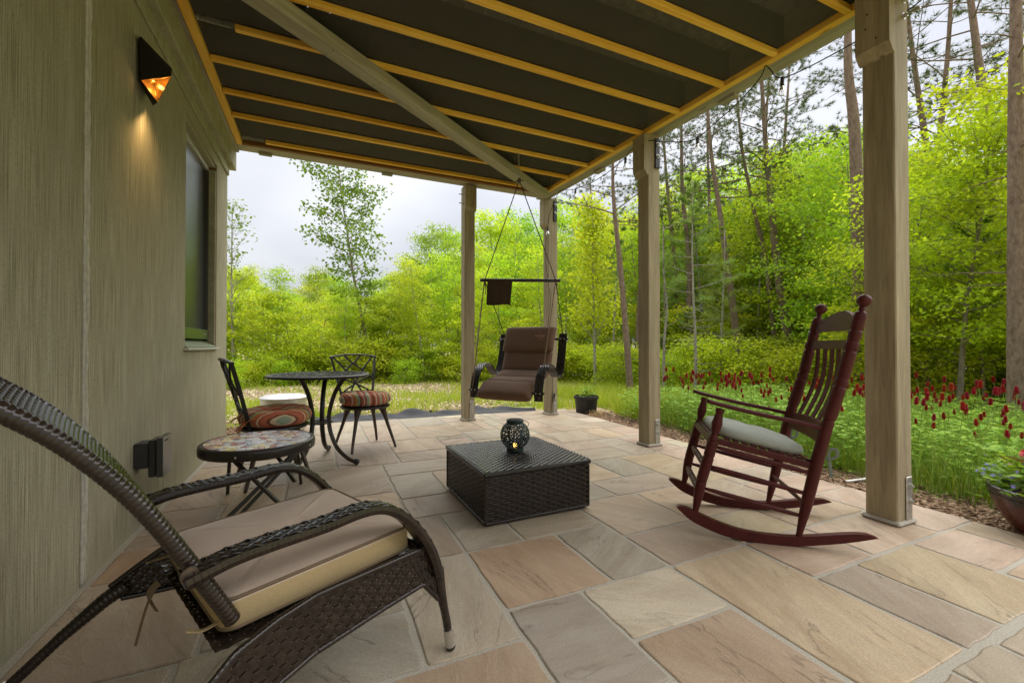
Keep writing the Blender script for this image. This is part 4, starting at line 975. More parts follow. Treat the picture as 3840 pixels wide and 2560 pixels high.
for k, p in enumerate(sites):
    poly = [(p[0]-.06, p[1]-.06), (p[0]+.06, p[1]-.06), (p[0]+.06, p[1]+.06), (p[0]-.06, p[1]+.06)]
    for q in sites:
        if q is p: continue
        dx_, dy_ = q[0]-p[0], q[1]-p[1]; L = math.hypot(dx_, dy_)
        if L > .13: continue
        dx_ /= L; dy_ /= L; poly = clip(poly, dx_, dy_, p[0]*dx_+p[1]*dy_+L/2-.0016)
        if len(poly) < 3: break
    for i in range(24):
        a = 2*math.pi*i/24
        if len(poly) >= 3: poly = clip(poly, math.cos(a), math.sin(a), TR-.024)
    if len(poly) < 3: continue
    mb = MB(); th = rm.uniform(.0065, .0085); cx = sum(x for x, y in poly)/len(poly); cy = sum(y for x, y in poly)/len(poly)
    n = len(poly); mb.v = [(x, y, TZ-.003) for x, y in poly] + [(x, y, TZ-.003+th-.0012) for x, y in poly] + [(cx+(x-cx)*.93, cy+(y-cy)*.93, TZ-.003+th) for x, y in poly]
    for r in range(2):
        for i in range(n): mb.f.append((r*n+i, r*n+(i+1) % n, (r+1)*n+(i+1) % n, (r+1)*n+i)); mb.m.append(0)
    mb.f.append(tuple(2*n+i for i in range(n))); mb.m.append(0)
    mi = rm.choice(bag)
    if p[0] < -.12 and rm.random() < .5: mi = rm.choice([3, 3, 4, 4, 5, 7])
    mb.build('tile', tmats[mi], top)
def bar(mb, a, b, r=.0125): mb.tube([a, b], 1, 8, flat=(r, r*.8), up=(0, 1, .2))
o = Vector((-.325, 3.03, 0))
for a, b in (((-.47, 2.93, .372), (-.14, 2.86, 0)), ((-.10, 2.98, .372), (-.50, 2.83, 0)), ((-.06, 3.12, .372), (-.42, 2.97, 0)), ((-.50, 3.19, .372), (-.555, 3.45, 0)), ((-.13, 3.22, .372), (-.11, 3.48, 0)), ((-.30, 3.22, .372), (-.13, 3.02, .15))):
    mb = MB(); bar(mb, Vector(a)-o, Vector(b)-o); mb.build('leg', M['blackmetal'], mos)
mb = MB(); mb.tube([Vector((-.50, 3.19, .36))-o, Vector((-.13, 3.22, .36))-o], .009, 8); mb.build('cross_bar', M['blackmetal'], mos)
mb = MB(); mb.tube([Vector((-.47, 2.93, .36))-o, Vector((-.10, 2.98, .36))-o], .009, 8); mb.build('cross_bar', M['blackmetal'], mos)
for a in (-105, -25, 150): 
    mb = MB(); mb.lathe([(.006, 0), (.006, .003), (.003, .004)], 10, M=Matrix.Rotation(math.radians(a), 4, 'Z') @ Matrix.Translation((TR+.004, 0, TZ-.030)) @ Matrix.Rotation(math.pi/2, 4, 'Y')); mb.build('rivet', M['steel'], mos)

# ------------------------------------------------------------------ bistro table
bt = thing('bistro_table', 'round black cast metal bistro table with pierced top', 'table', (.012, 4.10, 0))
BR, BZ = .412, .752
mb = MB(); mb.lathe([(BR-.03, BZ-.018), (BR-.004, BZ-.020), (BR+.003, BZ-.012), (BR+.002, BZ-.002), (BR-.006, BZ+.003), (BR-.028, BZ+.001), (BR-.03, BZ-.004)], 72); smooth_angle(mb.build('rim', M['castmetal'], bt), 50)
mb = MB()
def arcbar(r, w, a0=0, a1=2*math.pi, n=64, h=.010):
    P = []
    for i in range(n+1):
        a = lerp(a0, a1, i/n)
        for rr, z in ((r-w/2, BZ-h), (r-w/2, BZ-.001), (r+w/2, BZ-.001), (r+w/2, BZ-h)): P.append((rr*math.cos(a), rr*math.sin(a), z))
    mb.add(P, [(4*i+j, 4*i+(j+1) % 4, 4*i+4+(j+1) % 4, 4*i+4+j) for i in range(n) for j in range(4)])
for r in (.045, .115, .185, .255, .325, .372): arcbar(r, .013)
for k in range(24):      # curved petals between the rings
    a = 2*math.pi*k/24
    for r0, r1, tw in ((.045, .115, .25), (.115, .185, .2), (.185, .255, -.16), (.255, .325, .13), (.325, .392, -.1)):
        if r0 < .1 and k % 2: continue
        for sgn in (1, -1):
            pts = [((lerp(r0, r1, t))*math.cos(a+sgn*tw*math.sin(math.pi*t)*.5), (lerp(r0, r1, t))*math.sin(a+sgn*tw*math.sin(math.pi*t)*.5), BZ-.006) for t in (0, .25, .5, .75, 1)]
            mb.tube(pts, .0048, 5, cap=False)
    for r, q in ((.15, .012), (.22, .014), (.29, .015), (.35, .013)):
        aa = a+math.pi/24; mb.lathe([(q, -.007), (q, 0)], 10, c=(r*math.cos(aa), r*math.sin(aa), BZ-.0015))
mb.lathe([(.038, -.010), (.038, 0)], 20, c=(0, 0, BZ-.001))
mb.build('pierced_top', M['castmetal'], bt, kind='stuff')
FA = [-42, 78, 238]
for fa in FA:
    ca, sa = math.cos(math.radians(fa)), math.sin(math.radians(fa))
    prof = [(.27, .735), (.235, .70), (.165, .60), (.115, .47), (.10, .36), (.125, .24), (.195, .12), (.30, .045), (.375, .024)]
    mb = MB(); pts = cat_rom([(r*ca, r*sa, z) for r, z in prof], 6); n = len(pts)
    mb.tube(pts, [lerp(.019, .0165, i/n) for i in range(n)], 10); leg = mb.build('leg', M['castmetal'], bt, smooth=True)
    sd_ = Vector((-sa, ca, 0))
    for s_ in (-.011, .011):
        mb = MB(); mb.tube([Vector(p)+sd_*s_ for p in pts[2:-2]], .0095, 8); mb.build('flute', M['rawmetal'], leg, smooth=True)
    mb = MB(); mb.sphere((.385*ca, .385*sa, .026), .0255, 14, 10); mb.lathe([(.010, 0), (.012, .012)], 10, c=(.385*ca, .385*sa, 0)); mb.build('foot', M['castmetal'], leg, smooth=True)
    mb = MB(); mb.tube([(.26*ca, .26*sa, .734), (.34*ca, .34*sa, .736)], .010, 8); mb.build('bracket', M['castmetal'], leg)
mb = MB()
def ringz(r, z, t=.006, n=40): mb.tube([(r*math.cos(2*math.pi*i/n), r*math.sin(2*math.pi*i/n), z) for i in range(n)], t, 6, closed=True)
ringz(.105, .335, .007); ringz(.03, .335, .005)
for k in range(6):
    a = math.pi*k/3; c = (.067*math.cos(a), .067*math.sin(a)); mb.tube([(c[0]+.033*math.cos(t*math.pi/8), c[1]+.033*math.sin(t*math.pi/8), .335) for t in range(16)], .0045, 5, closed=True)
mb.build('lower_ring', M['castmetal'], bt, kind='stuff')

# ------------------------------------------------------------------ bistro chairs with round striped cushions
def make_bistro_chair(loc, face_deg, label):
    """local +x faces forward"""
    t = thing('bistro_chair', label, 'chair', loc, math.radians(face_deg), 'black lattice back bistro chairs')
    SZ = .415
    mb = MB(); mb.lathe([(.19, SZ-.022), (.228, SZ-.024), (.237, SZ-.014), (.234, SZ-.002), (.22, SZ), (.02, SZ-.004)], 48); smooth_angle(mb.build('seat', M['castmetal'], t), 50)
    for sx, sy, xo, yo in ((1, 1, .13, .14), (1, -1, .13, -.14), (-1, 1, -.13, .14), (-1, -1, -.13, -.14)):
        pts = cat_rom([(xo*.86, yo*.86, SZ-.01), (xo*1.0, yo*1.0, SZ-.09), (xo*1.18, yo*1.18, .22), (xo*1.42, yo*1.40, .10), (xo*1.62, yo*1.55, 0.008)], 6); n = len(pts)
        mb = MB(); mb.tube(pts, [interp([(0, .046), (.14, .033), (.32, .0185), (.6, .0155), (1, .0115)], i/(n-1)) for i in range(n)], 10); leg = mb.build('leg', M['rawmetal'], t, smooth=True)
        mb = MB(); mb.lathe([(.009, 0), (.012, .004), (.012, .012)], 10, c=(xo*1.62, yo*1.55, 0)); mb.build('foot', M['black'], leg)
    # back: two posts leaning back and flaring out, arched top, crossed lattice
    def bp(t, w):     # t 0..1 up, w -1..1 across
        z = lerp(SZ-.01, .885, t); half = lerp(.145, .232, t); x = -.180 - .125*t - .02*t*t + .035*(w*w)*(0.4+.6*t) - .01; return Vector((x, half*w, z + (.022*(1-w*w) if t > .98 else 0)))
    for w in (-1, 1):
        mb = MB(); mb.tube([bp(i/14*.985, w) for i in range(15)], 1, 8, flat=(.0135, .0095), up=(1, 0, 0)); mb.build('back_post', M['castmetal'], t, smooth=False)
    mb = MB(); mb.tube([bp(1, lerp(-1.06, 1.06, i/20)) for i in range(21)], 1, 8, flat=(.0085, .015), up=(0, 0, 1)); smooth_angle(mb.build('top_rail', M['castmetal'], t), 50)
    mb = MB(); mb.tube([bp(.26, lerp(-1, 1, i/10)) for i in range(11)], 1, 8, flat=(.008, .010), up=(0, 0, 1)); mb.build('lower_rail', M['castmetal'], t)
    for (t0, w0, t1, w1) in ((.99, -.9, .28, .30), (.99, .9, .28, -.30), (.985, -.35, .50, .98), (.985, .35, .50, -.98), (.60, -.98, .28, .75), (.60, .98, .28, -.75)):
        mb = MB(); mb.tube([bp(lerp(t0, t1, i/10), lerp(w0, w1, i/10)) for i in range(11)], 1, 8, flat=(.0065, .0085), up=(1, 0, 0)); mb.build('lattice_bar', M['castmetal'], t)
    return t
make_bistro_chair((-.30, 3.68, 0), 15, 'black bistro chair beside the plaster wall, behind the mosaic table')
make_bistro_chair((.43, 4.50, 0), -72, 'black bistro chair on the far side of the bistro table')
def make_round_cushion(loc, rz, label, mat, tilt=(0, 0)):
    t = thing('seat_cushion', label, 'cushion', loc, rz, 'striped round chair cushions'); t.rotation_euler = (tilt[0], tilt[1], rz)
    mb = MB(); ring = 56; R0 = .246
    prof = [(.10, .004), (.6, .0), (.86, .006), (.965, .026), (1.0, .054), (.985, .076), (.93, .099), (.82, .117), (.68, .120), (.5, .110), (.3, .090), (.12, .074), (.03, .068)]; rows = []
    for q, z in prof:
        rows.append(len(mb.v))
        for i in range(ring):
            a = 2*math.pi*i/ring; wob = 1+.012*math.sin(a*5+1)+.008*math.sin(a*11); rr = R0*q*wob
            pk = .004*math.sin(a*10+rz)*(1-abs(q-.5)*1.6) if z > .05 else 0
            mb.v.append((rr*math.cos(a), rr*math.sin(a), z+pk))
    for a_, b_ in zip(rows, rows[1:]):
        for i in range(ring): mb.f.append((a_+i, a_+(i+1) % ring, b_+(i+1) % ring, b_+i)); mb.m.append(0)
    mb.f.append(tuple(rows[-1]+i for i in range(ring))); mb.f.append(tuple(rows[0]+i for i in reversed(range(ring)))); mb.m += [0, 0]
    mb.build('cover', mat, t, smooth=True)
    return t
c1_ = make_round_cushion((-.285, 3.68, .417), math.radians(15), 'orange and green striped round cushion tied to the chair near the wall', M['striped2'], (.02, -.02))
for sg in (-1, 1):
    for pts in ([(-.225, sg*.10, .05), (-.25, sg*.13, .05), (-.225, sg*.165, .05)], [(-.225, sg*.165, .05), (-.20, sg*.19, .075), (-.17, sg*.185, .085), (-.19, sg*.17, .055)], [(-.225, sg*.165, .05), (-.26, sg*.175, .03), (-.285, sg*.18, .012)], [(-.225, sg*.165, .05), (-.25, sg*.19, .03), (-.27, sg*.2, .0)]):
        mb = MB(); mb.tube(cat_rom(pts, 5), 1, 6, flat=(.0025, .008), up=(0, 0, 1)); mb.build('tie', M['tie'], c1_)
make_round_cushion((.43, 4.50, .417), math.radians(-72), 'red and cream striped round cushion on the far bistro chair', M['striped2'])

# ------------------------------------------------------------------ cylindrical steel fire pit with lid
fp = thing('fire_pit', 'round stainless steel fire pit with flat lid, behind the near bistro chair', 'fire pit', (-.36, 5.62, 0)); fp.scale = (1, 1, 1.16)
mb = MB(); mb.lathe([(.200, .035), (.238, .036), (.240, .040), (.240, .335), (.236, .345)], 56); body = smooth_angle(mb.build('body', plain('satin_steel', (.62, .58, .48), .42, .55, var=.08, scale=20), fp))
mb = MB(); mb.lathe([(.20, 0), (.212, .002), (.212, .036)], 48); smooth_angle(mb.build('base_ring', M['galv'], fp))
mb = MB(); mb.lathe([(.236, .342), (.247, .344), (.249, .352), (.240, .360), (.215, .363), (.208, .370), (.10, .374), (.01, .375)], 56); smooth_angle(mb.build('lid', M['lid_steel'], fp), 60)
mb = MB()
for k in range(44):
    a = 2*math.pi*k/44; mb.lathe([(.0075, 0), (.0075, .0015)], 10, M=Matrix.Rotation(a, 4, 'Z') @ Matrix.Translation((.2395, 0, .078)) @ Matrix.Rotation(math.pi/2, 4, 'Y'))
for k in range(36):
    a = 2*math.pi*k/36; mb.lathe([(.005, 0), (.005, .0015)], 8, M=Matrix.Rotation(a, 4, 'Z') @ Matrix.Translation((.2115, 0, .020)) @ Matrix.Rotation(math.pi/2, 4, 'Y'))
mb.build('vent_hole', M['fx_dark'], body, kind='stuff')
# ------------------------------------------------------------------ hanging swing chair
SWL, SWR = Vector((2.0, 4.22, 0)), math.radians(-52.6)
sw = thing('hanging_chair', 'brown cushioned wicker chair hung by ropes from the deck', 'chair', SWL, SWR)
swi = (Matrix.Translation(SWL) @ Matrix.Rotation(SWR, 4, 'Z')).inverted()
def wl_(p): return swi @ Vector(p)
BP = cat_rom([(0, -.335, .455), (0, -.335, .56), (0, -.285, .71), (0, -.175, .800), (0, -.06, .795), (0, .04, .715), (0, .125, .668), (0, .205, .735), (0, .265, .90), (0, .315, 1.135)], 6)
for sx in (-1, 1):
    L = sum((b-a).length for a, b in zip(BP, BP[1:])); nu = int(L/.026); W = .095
    def Pw(u, v, sx=sx):
        t = min(max(u/nu, 0), 1); p = polyline_at(BP, t); q = polyline_at(BP, min(1, t+.008))-polyline_at(BP, max(0, t-.008)); q.normalize(); n = Vector((0, -q.z, q.y)); return Vector((sx*.375+W*(v/7-.5), p.y, p.z)), n
    mb = MB(); mb.weave(Pw, nu, 7, .0068, .08, 3, False); arm = mb.build('arm_band', M['wicker_black'], sw, smooth=True)
    mb = MB(); mb.tube([(sx*.375, p.y, p.z) for p in BP], 1, 8, flat=(.008, W*.5), up=(0, 0, 1)) if False else None
    core = MB(); P = []; n_ = 60
    for i in range(n_+1):
        for s_ in (-.48, .48):
            for h_ in (-.009, .001):
                p, n = Pw(nu*i/n_, 3.5); P.append(Vector((sx*.375+W*s_, p.y, p.z)) + n*h_)
    core.add(P, [f for i in range(n_) for f in ((4*i, 4*i+1, 4*i+5, 4*i+4), (4*i+1, 4*i+3, 4*i+7, 4*i+5), (4*i+3, 4*i+2, 4*i+6, 4*i+7), (4*i+2, 4*i, 4*i+4, 4*i+6))]); core.build('band_core', M['wicker_black'], arm)
for (y, z, name) in ((-.335, .535, 'front_bar'), (.30, 1.075, 'back_bar')):
    mb = MB(); ribbed(mb, [(-.435, y, z), (.435, y, z)], .016, .014, 8); bar_ = mb.build(name, M['wicker_black'], sw, smooth=True)
    for x in (-.40, -.355, .355, .40):
        mb = MB(); mb.lathe([(.007, 0), (.006, .004), (.002, .005)], 10, M=Matrix.Translation((x, y-.0165, z)) @ Matrix.Rotation(math.pi/2, 4, 'X')); mb.build('bolt', M['steel'], bar_)
def pillow(name, p0, p1, th, w, pw=2.6, mat='brown'):
    p0, p1 = Vector((0, *p0)), Vector((0, *p1)); c = (p0+p1)/2; d = (p1-p0); hl = d.length/2; d.normalize(); nrm = Vector((0, -d.z, d.y)); mb = MB(); nx, nr = 22, 24
    for i in range(nx+1):
        s_ = -1+2*i/nx; e = (1-abs(s_)**9)**.5; e = max(e, .03); x = w/2*s_; wr = 1+.02*math.sin(i*2.4+p0.y*20)
        for k in range(nr):
            a = 2*math.pi*k/nr; ca, sa = math.cos(a), math.sin(a)
            q = c + d*(hl*1.04*math.copysign(abs(ca)**(2/4.0), ca)*(.9+.1*e)) + nrm*(th/2*math.copysign(abs(sa)**(2/pw), sa)*e*wr); mb.v.append((x, q.y, q.z))
    for i in range(nx):
        for k in range(nr): mb.f.append((i*nr+k, (i+1)*nr+k, (i+1)*nr+(k+1) % nr, i*nr+(k+1) % nr)); mb.m.append(0)
    mb.f.append(tuple(range(nr))); mb.f.append(tuple(nx*nr+k for k in reversed(range(nr)))); mb.m += [0, 0]
    return mb.build(name, M[mat], sw, smooth=True)
pillow('seat_pillow', (-.395, .475), (-.225, .605), .125, .64); pillow('seat_pillow', (-.245, .605), (-.065, .640), .085, .60); pillow('seat_pillow', (-.065, .637), (.125, .705), .085, .60)
pillow('back_pillow', (.125, .715), (.205, .930), .095, .60); bpil = pillow('back_pillow', (.165, .935), (.275, 1.205), .105, .63)
dz = Vector((0, .11, .27)).normalized(); dn = Vector((0, -dz.z, dz.y)); Mt = Matrix(((1, 0, 0, 0), (0, dz.y, dn.y, 0), (0, dz.z, dn.z, 0), (0, 0, 0, 1)))
def onb(x, h): return Matrix.Translation(Vector((x, .165, .935)) + dz*h + dn*.0535) @ Mt
pk = plain('pink_print', (.50, .27, .22), .8)
text_mesh('lettering', 'HANG', .040, pk, bpil, onb(.155, .165)); text_mesh('lettering', 'E', .030, pk, bpil, onb(.155, .208)); 
mb = MB()
for i in range(5): mb.box((-.024+i*.012, 0, 0), (.008, .004, .0012))
o = mb.build('lettering', pk, bpil, kind='stuff'); o.matrix_local = onb(.16, .137)
mb = MB(); mb.box((0, 0, 0), (.007, .007, .0012), bev=.0004); o = mb.build('emblem_mark', pk, bpil); o.matrix_local = onb(.185, .118)
# spreader bar, ropes, chain
bL, bR, kn = wl_((1.588, 4.354, 1.706)), wl_((2.418, 4.072, 1.714)), wl_((1.99, 4.215, 2.80))
mb = MB(); ribbed(mb, [bL, bR], .0195, .011, 10); mb.build('spreader_bar', M['wicker_black'], sw, smooth=True)
def rope(a, b, mat, r=.0058, sag=.0):
    a, b = Vector(a), Vector(b); mb = MB(); n = 40; pts = []; rr = []
    for i in range(n+1):
        p = a.lerp(b, i/n); p.z -= sag*math.sin(math.pi*i/n); pts.append(p); rr.append(r*(1 if i % 2 else .82))
    mb.tube(pts, rr, 6); return mb.build('rope', mat, sw)
e0, e1 = bL.lerp(bR, .055), bL.lerp(bR, .945)
rope(kn, e0, M['darkrope']); rope(kn, e1, M['darkrope'])
rope(e0, (-.395, -.345, .50), M['rope']); rope(e1, (.385, -.345, .48), M['rope']); rope(e0, (-.372, .315, 1.13), M['darkrope']); rope(e1, (.372, .315, 1.13), M['darkrope'])
for e in (e0, e1):
    mb = MB(); mb.sphere(e+Vector((.012, -.005, -.045)), .013, 8, 6, (1, 1, 1.4)); mb.tube([e+Vector((.012, -.005, -.05)), e+Vector((.02, -.008, -.10)), e+Vector((.012, -.004, -.15))], .0045, 6); mb.build('knot', M['rope'], sw, smooth=True)
top = wl_((1.998, 4.25, 3.122)); mb = MB(); nl = 11
for i in range(nl):
    c = top.lerp(kn, (i+.6)/(nl+.6)); hh = (top-kn).length/nl*.72; ax = Vector((1, 0, 0)) if i % 2 else Vector((0, 1, 0))
    mb.tube([c + Vector((0, 0, 1))*(hh*math.sin(2*math.pi*k/12)) + ax*(.008*math.cos(2*math.pi*k/12)) for k in range(12)], .0022, 5, closed=True)
mb.build('chain', M['galv'], sw, kind='stuff')
mb = MB(); mb.tube([top+Vector((0, 0, .002)), top+Vector((0, 0, -.02)), top+Vector((.01, 0, -.03)), top+Vector((0, 0, -.042)), top+Vector((-.01, 0, -.03))], .003, 6); mb.build('hook', M['galv'], sw)
mb = MB(); mb.sphere(kn, .02, 10, 8, (1.1, 1.1, 1.3)); mb.tube([kn+Vector((-.05, 0, -.01)), kn+Vector((0, 0, .008)), kn+Vector((.045, .01, -.012))], .006, 6); mb.build('knot', M['darkrope'], sw, smooth=True)
# cloth pouch folded over the bar
po = thing('cloth_pouch', 'dark brown cloth pouch draped over the spreader bar of the hanging chair', 'pouch', (1.79, 4.285, 1.70), math.atan2(4.072-4.354, 2.418-1.588))
mb = MB(); nu, prof = 14, [(-.022, -.262), (-.024, -.18), (-.0235, -.06), (-.022, .0), (-.014, .0185), (0, .0235), (.014, .0185), (.022, 0), (.024, -.08), (.023, -.17), (.021, -.25)]
for i in range(nu+1):
    x = lerp(-.135, .135, i/nu)
    for k, (y, z) in enumerate(prof): mb.v.append((x*(1-.05*max(0, -z/.26)) - .018*max(0, -z/.26), y + .004*math.sin(i*1.1+k*.7)*(1 if z < -.05 else 0), z - .006*math.sin(i*.45) * (1 if z < -.2 else 0)))
n = len(prof)
for i in range(nu):
    for k in range(n-1): mb.f.append((i*n+k, i*n+k+1, (i+1)*n+k+1, (i+1)*n+k)); mb.m.append(0)
o = mb.build('cloth', M['pouch'], po, smooth=True); o.modifiers.new('thick', 'SOLIDIFY').thickness = .003
mb = MB(); mb.tube([(-.128, -.027, -.135), (.122, -.027, -.135)], 1, 6, flat=(.004, .0015), up=(0, 0, 1)); mb.build('seam', M['pouch'], po)

# ------------------------------------------------------------------ wall lamp (lit)
wlamp = thing('wall_lamp', 'black faceted wall lamp with lit golden underside', 'lamp', (-.9, 2.92, 2.5))
def wv(x, y, z): return Vector((x+.9, y-2.92, z-2.5))
Tw, T, Rt, Rb, L_, Lw, D_, Dw, Fw, Ft, ct = wv(-.899, 2.955, 2.675), wv(-.872, 2.897, 2.655), wv(-.725, 2.850, 2.492), wv(-.725, 2.845, 2.448), wv(-.872, 2.905, 2.423), wv(-.899, 2.953, 2.446), wv(-.802, 2.912, 2.322), wv(-.845, 2.99, 2.335), wv(-.899, 3.10, 2.46), wv(-.899, 3.10, 2.55), wv(-.838, 2.965, 2.462)
mb = MB(); V_ = [Tw, T, Rt, Rb, L_, Lw, D_, Dw, Fw, Ft]
mb.add(V_, [(1, 4, 3, 2), (0, 5, 4, 1), (0, 1, 2, 9), (2, 3, 8, 9), (5, 7, 6, 4), (3, 6, 7, 8), (0, 9, 8, 5), (5, 8, 7)]); mb.build('housing', M['lampblack'], wlamp)
def shrink(p, c, k): return c + (p-c)*k
cc = (L_+Rb+D_)/3; a, b, c = shrink(L_, cc, .97), shrink(Rb, cc, .97), shrink(D_, cc, .97); off = (L_-Rb).cross(D_-Rb).normalized(); off = off if off.z < 0 else -off
a, b, c = a+off*.001, b+off*.001, c+off*.001
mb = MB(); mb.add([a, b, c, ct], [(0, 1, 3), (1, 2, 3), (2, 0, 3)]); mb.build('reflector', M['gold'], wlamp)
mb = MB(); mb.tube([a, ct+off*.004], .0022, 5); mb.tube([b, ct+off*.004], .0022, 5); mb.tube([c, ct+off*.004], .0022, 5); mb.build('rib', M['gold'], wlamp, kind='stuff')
mb = MB(); mb.lathe([(.005, 0), (.005, .003)], 10, M=Matrix.Translation(ct.lerp(cc, .10))); mb.build('led', M['glow'], wlamp)
pl_ = bpy.data.lights.new('wall_lamp_light', 'SPOT'); pl_.energy = 2.8; pl_.color = (1.0, .62, .26); pl_.shadow_soft_size = .012; pl_.spot_size = math.radians(130); pl_.spot_blend = 1.0
plo = bpy.data.objects.new('wall_lamp_light', pl_); COL.objects.link(plo); plo.parent = wlamp; pl2 = bpy.data.lights.new('wall_lamp_glow', 'POINT'); pl2.energy = .016; pl2.color = (1.0, .66, .28); pl2.shadow_soft_size = .01; plo2 = bpy.data.objects.new('wall_lamp_glow', pl2); COL.objects.link(plo2); plo2.parent = wlamp; plo2.location = cc.lerp(ct, .35); plo.location = cc + Vector((.012, .035, -.035)); plo.rotation_euler = Vector((.42, -.25, 1.0)).to_track_quat('Z', 'Y').to_euler()

# ------------------------------------------------------------------ weatherproof outlet box low on the wall
ob = thing('outlet_box', 'black weatherproof outlet box low on the plaster wall', 'outlet box', (-.9, 2.99, .40))
mb = MB(); mb.box((.032, -.005, .005), (.062, .112, .135), bev=.004); mb.build('back_box', M['black'], ob)
mb = MB(); mb.box((.082, .0, -.012), (.036, .128, .20), bev=.006); mb.build('base_plate', plain('smoky_plastic', (.018, .020, .018), .22), ob)
mb = MB(); mb.prism([(-.066, -.115), (.070, -.115), (.078, .10), (-.070, .098)], .028, Matrix.Translation((.103, 0, 0)) @ Matrix(((0, 0, 1, 0), (1, 0, 0, 0), (0, 1, 0, 0), (0, 0, 0, 1)))); cv_ = mb.build('flip_cover', plain('smoky_cover', (.035, .037, .034), .15, spec=.6), ob)
for i in range(3):
    mb = MB(); mb.lathe([(.004, 0), (.004, .002)], 8, M=Matrix.Translation((.1315, -.03+i*.018, .078)) @ Matrix.Rotation(math.pi/2, 4, 'Y')); mb.build('vent', M['fx_dark'], cv_)

# ------------------------------------------------------------------ string lights along the outer beam
sl = thing('string_lights', 'black string lights with clear bulbs along the outer deck beam', 'string lights', (3.1, 3.4, 3.0))
so_ = Vector((3.1, 3.4, 3.0))
path = [(3.10, 1.20, 3.02), (3.13, 1.297, 2.958), (3.13, 1.752, 2.948), (3.13, 2.06, 2.985), (3.06, 2.108, 3.06), (3.02, 2.115, 3.075), (3.07, 2.2, 3.04), (3.13, 2.45, 2.985), (3.13, 2.75, 2.905), (3.13, 2.838, 2.888), (3.13, 2.95, 2.90), (3.06, 3.2, 2.99), (3.0, 3.30, 3.035), (2.985, 3.45, 3.045), (3.0, 3.62, 3.06), (3.04, 3.73, 3.045), (3.06, 4.1, 3.01), (3.10, 4.45, 3.035), (3.13, 4.80, 3.088), (3.13, 4.868, 3.092), (3.1, 4.95, 3.11), (3.02, 5.07, 3.125), (3.02, 5.15, 3.10), (2.99, 5.30, 2.9), (3.00, 5.40, 2.72), (2.985, 5.45, 2.3), (3.03, 5.43, 1.9), (3.06, 5.43, 1.6), (3.0, 5.42, 1.1), (3.1, 5.43, .5), (3.06, 5.42, .02)]
mb = MB(); mb.tube([Vector(p)-so_ for p in cat_rom(path, 5)], .0042, 6); mb.build('cord', M['wire'], sl, smooth=True)
for p in ((3.13, 2.06, 2.98), (3.13, 2.84, 2.886), (3.045, 3.74, 3.042), (3.13, 4.868, 3.088), (3.0, 5.405, 2.70), (3.12, 5.42, .30)):
    c = Vector(p)-so_; t_ = Matrix.Translation(c) @ Matrix.Rotation(rnd.uniform(-.2, .2), 4, 'X')
    mb = MB(); mb.lathe([(.010, .012), (.013, .0), (.0135, -.035), (.0125, -.045), (.016, -.047), (.016, -.052), (.011, -.053)], 12, M=t_); sk = mb.build('socket', M['black'], sl, smooth=False)
    mb = MB(); mb.lathe([(.0105, -.053), (.012, -.062), (.020, -.085), (.0225, -.098), (.020, -.113), (.012, -.124), (.003, -.128)], 14, M=t_, cap=False); mb.build('bulb', M['bulbglass'], sk, smooth=True)
    mb = MB(); mb.tube([t_ @ Vector(q) for q in ((-.005, 0, -.055), (-.006, 0, -.085), (0, 0, -.10), (.006, 0, -.085), (.005, 0, -.055))], .0014, 5); mb.build('filament', M['filament'], sk)

# ------------------------------------------------------------------ black weed cloth along the front edge
def cloth():
    nx, ny = 70, 14; vs = []; r = random.Random(9)
    for j in range(ny+1):
        for i in range(nx+1):
            u, v = i/nx, j/ny; x = lerp(-.10, 3.12, u); fr = front_edge(x)+.012
            wid = .62*(1-.55*abs(u-.55)) * (1+.12*math.sin(u*19)) + .1*math.sin(u*7+1); wid *= (1 if u < .9 else (1-u)/.1*.8+.2)
            y = fr + wid*v
            z = gz(x, y)+.012 + .035*max(0, math.sin(u*23+v*3+1))*v + .02*math.sin(u*41+v*9)*v*v + .035*v*math.sin(v*5)**2
            vs.append((x, y, z))
    fs = [(j*(nx+1)+i, j*(nx+1)+i+1, (j+1)*(nx+1)+i+1, (j+1)*(nx+1)+i) for j in range(ny) for i in range(nx)]
    o = link('weed_cloth', quick('weed_cloth', vs, fs, M['weedcloth'], smooth=True)); tag(o, 'rumpled black weed cloth strip along the front edge of the patio', 'weed cloth'); o.modifiers.new('thick', 'SOLIDIFY').thickness = .004
cloth()

# ------------------------------------------------------------------ nursery pot with seedlings
npot = thing('plant_pot', 'plain black nursery pot beside the corner post at the lawn edge', 'pot', (3.72, 5.50, gz(3.72, 5.5)+.001))
mb = MB(); mb.lathe([(.145, 0), (.150, .004), (.172, .235), (.176, .24), (.186, .242), (.189, .262), (.187, .285), (.178, .287), (.174, .26), (.172, .24)], 40); smooth_angle(mb.build('body', M['pot'], npot), 45)
mb = MB(); mb.lathe([(.171, .236), (.171, .246), (.08, .256), (.01, .258)], 24); mb.build('soil', M['soil'], npot)
def leaf_np(c, d, n, L, W):
    c, d, n = map(np.asarray, (c, d, n)); w = np.cross(d, n); L = np.asarray(L)[:, None]; W = np.asarray(W)[:, None]
    v = np.empty((len(c), 4, 3)); v[:, 0] = c; v[:, 1] = c+d*L*.45+w*W*.5; v[:, 2] = c+d*L; v[:, 3] = c+d*L*.45-w*W*.5
    return v.reshape(-1, 3), np.arange(len(c)*4).reshape(-1, 4)
def rdir(R, n, zlo=-.5, zhi=.5):
    a = R.uniform(0, 2*np.pi, n); z = R.uniform(zlo, zhi, n); s = np.sqrt(1-z*z); return np.stack([s*np.cos(a), s*np.sin(a), z], 1)
def norm_(v): return v/np.maximum(np.linalg.norm(v, axis=1, keepdims=True), 1e-9)
def perp_up(R, d, tilt=.6):
    n = np.stack([R.normal(0, tilt, len(d)), R.normal(0, tilt, len(d)), np.ones(len(d))], 1); n = n - d*(n*d).sum(1, keepdims=True); return norm_(n)
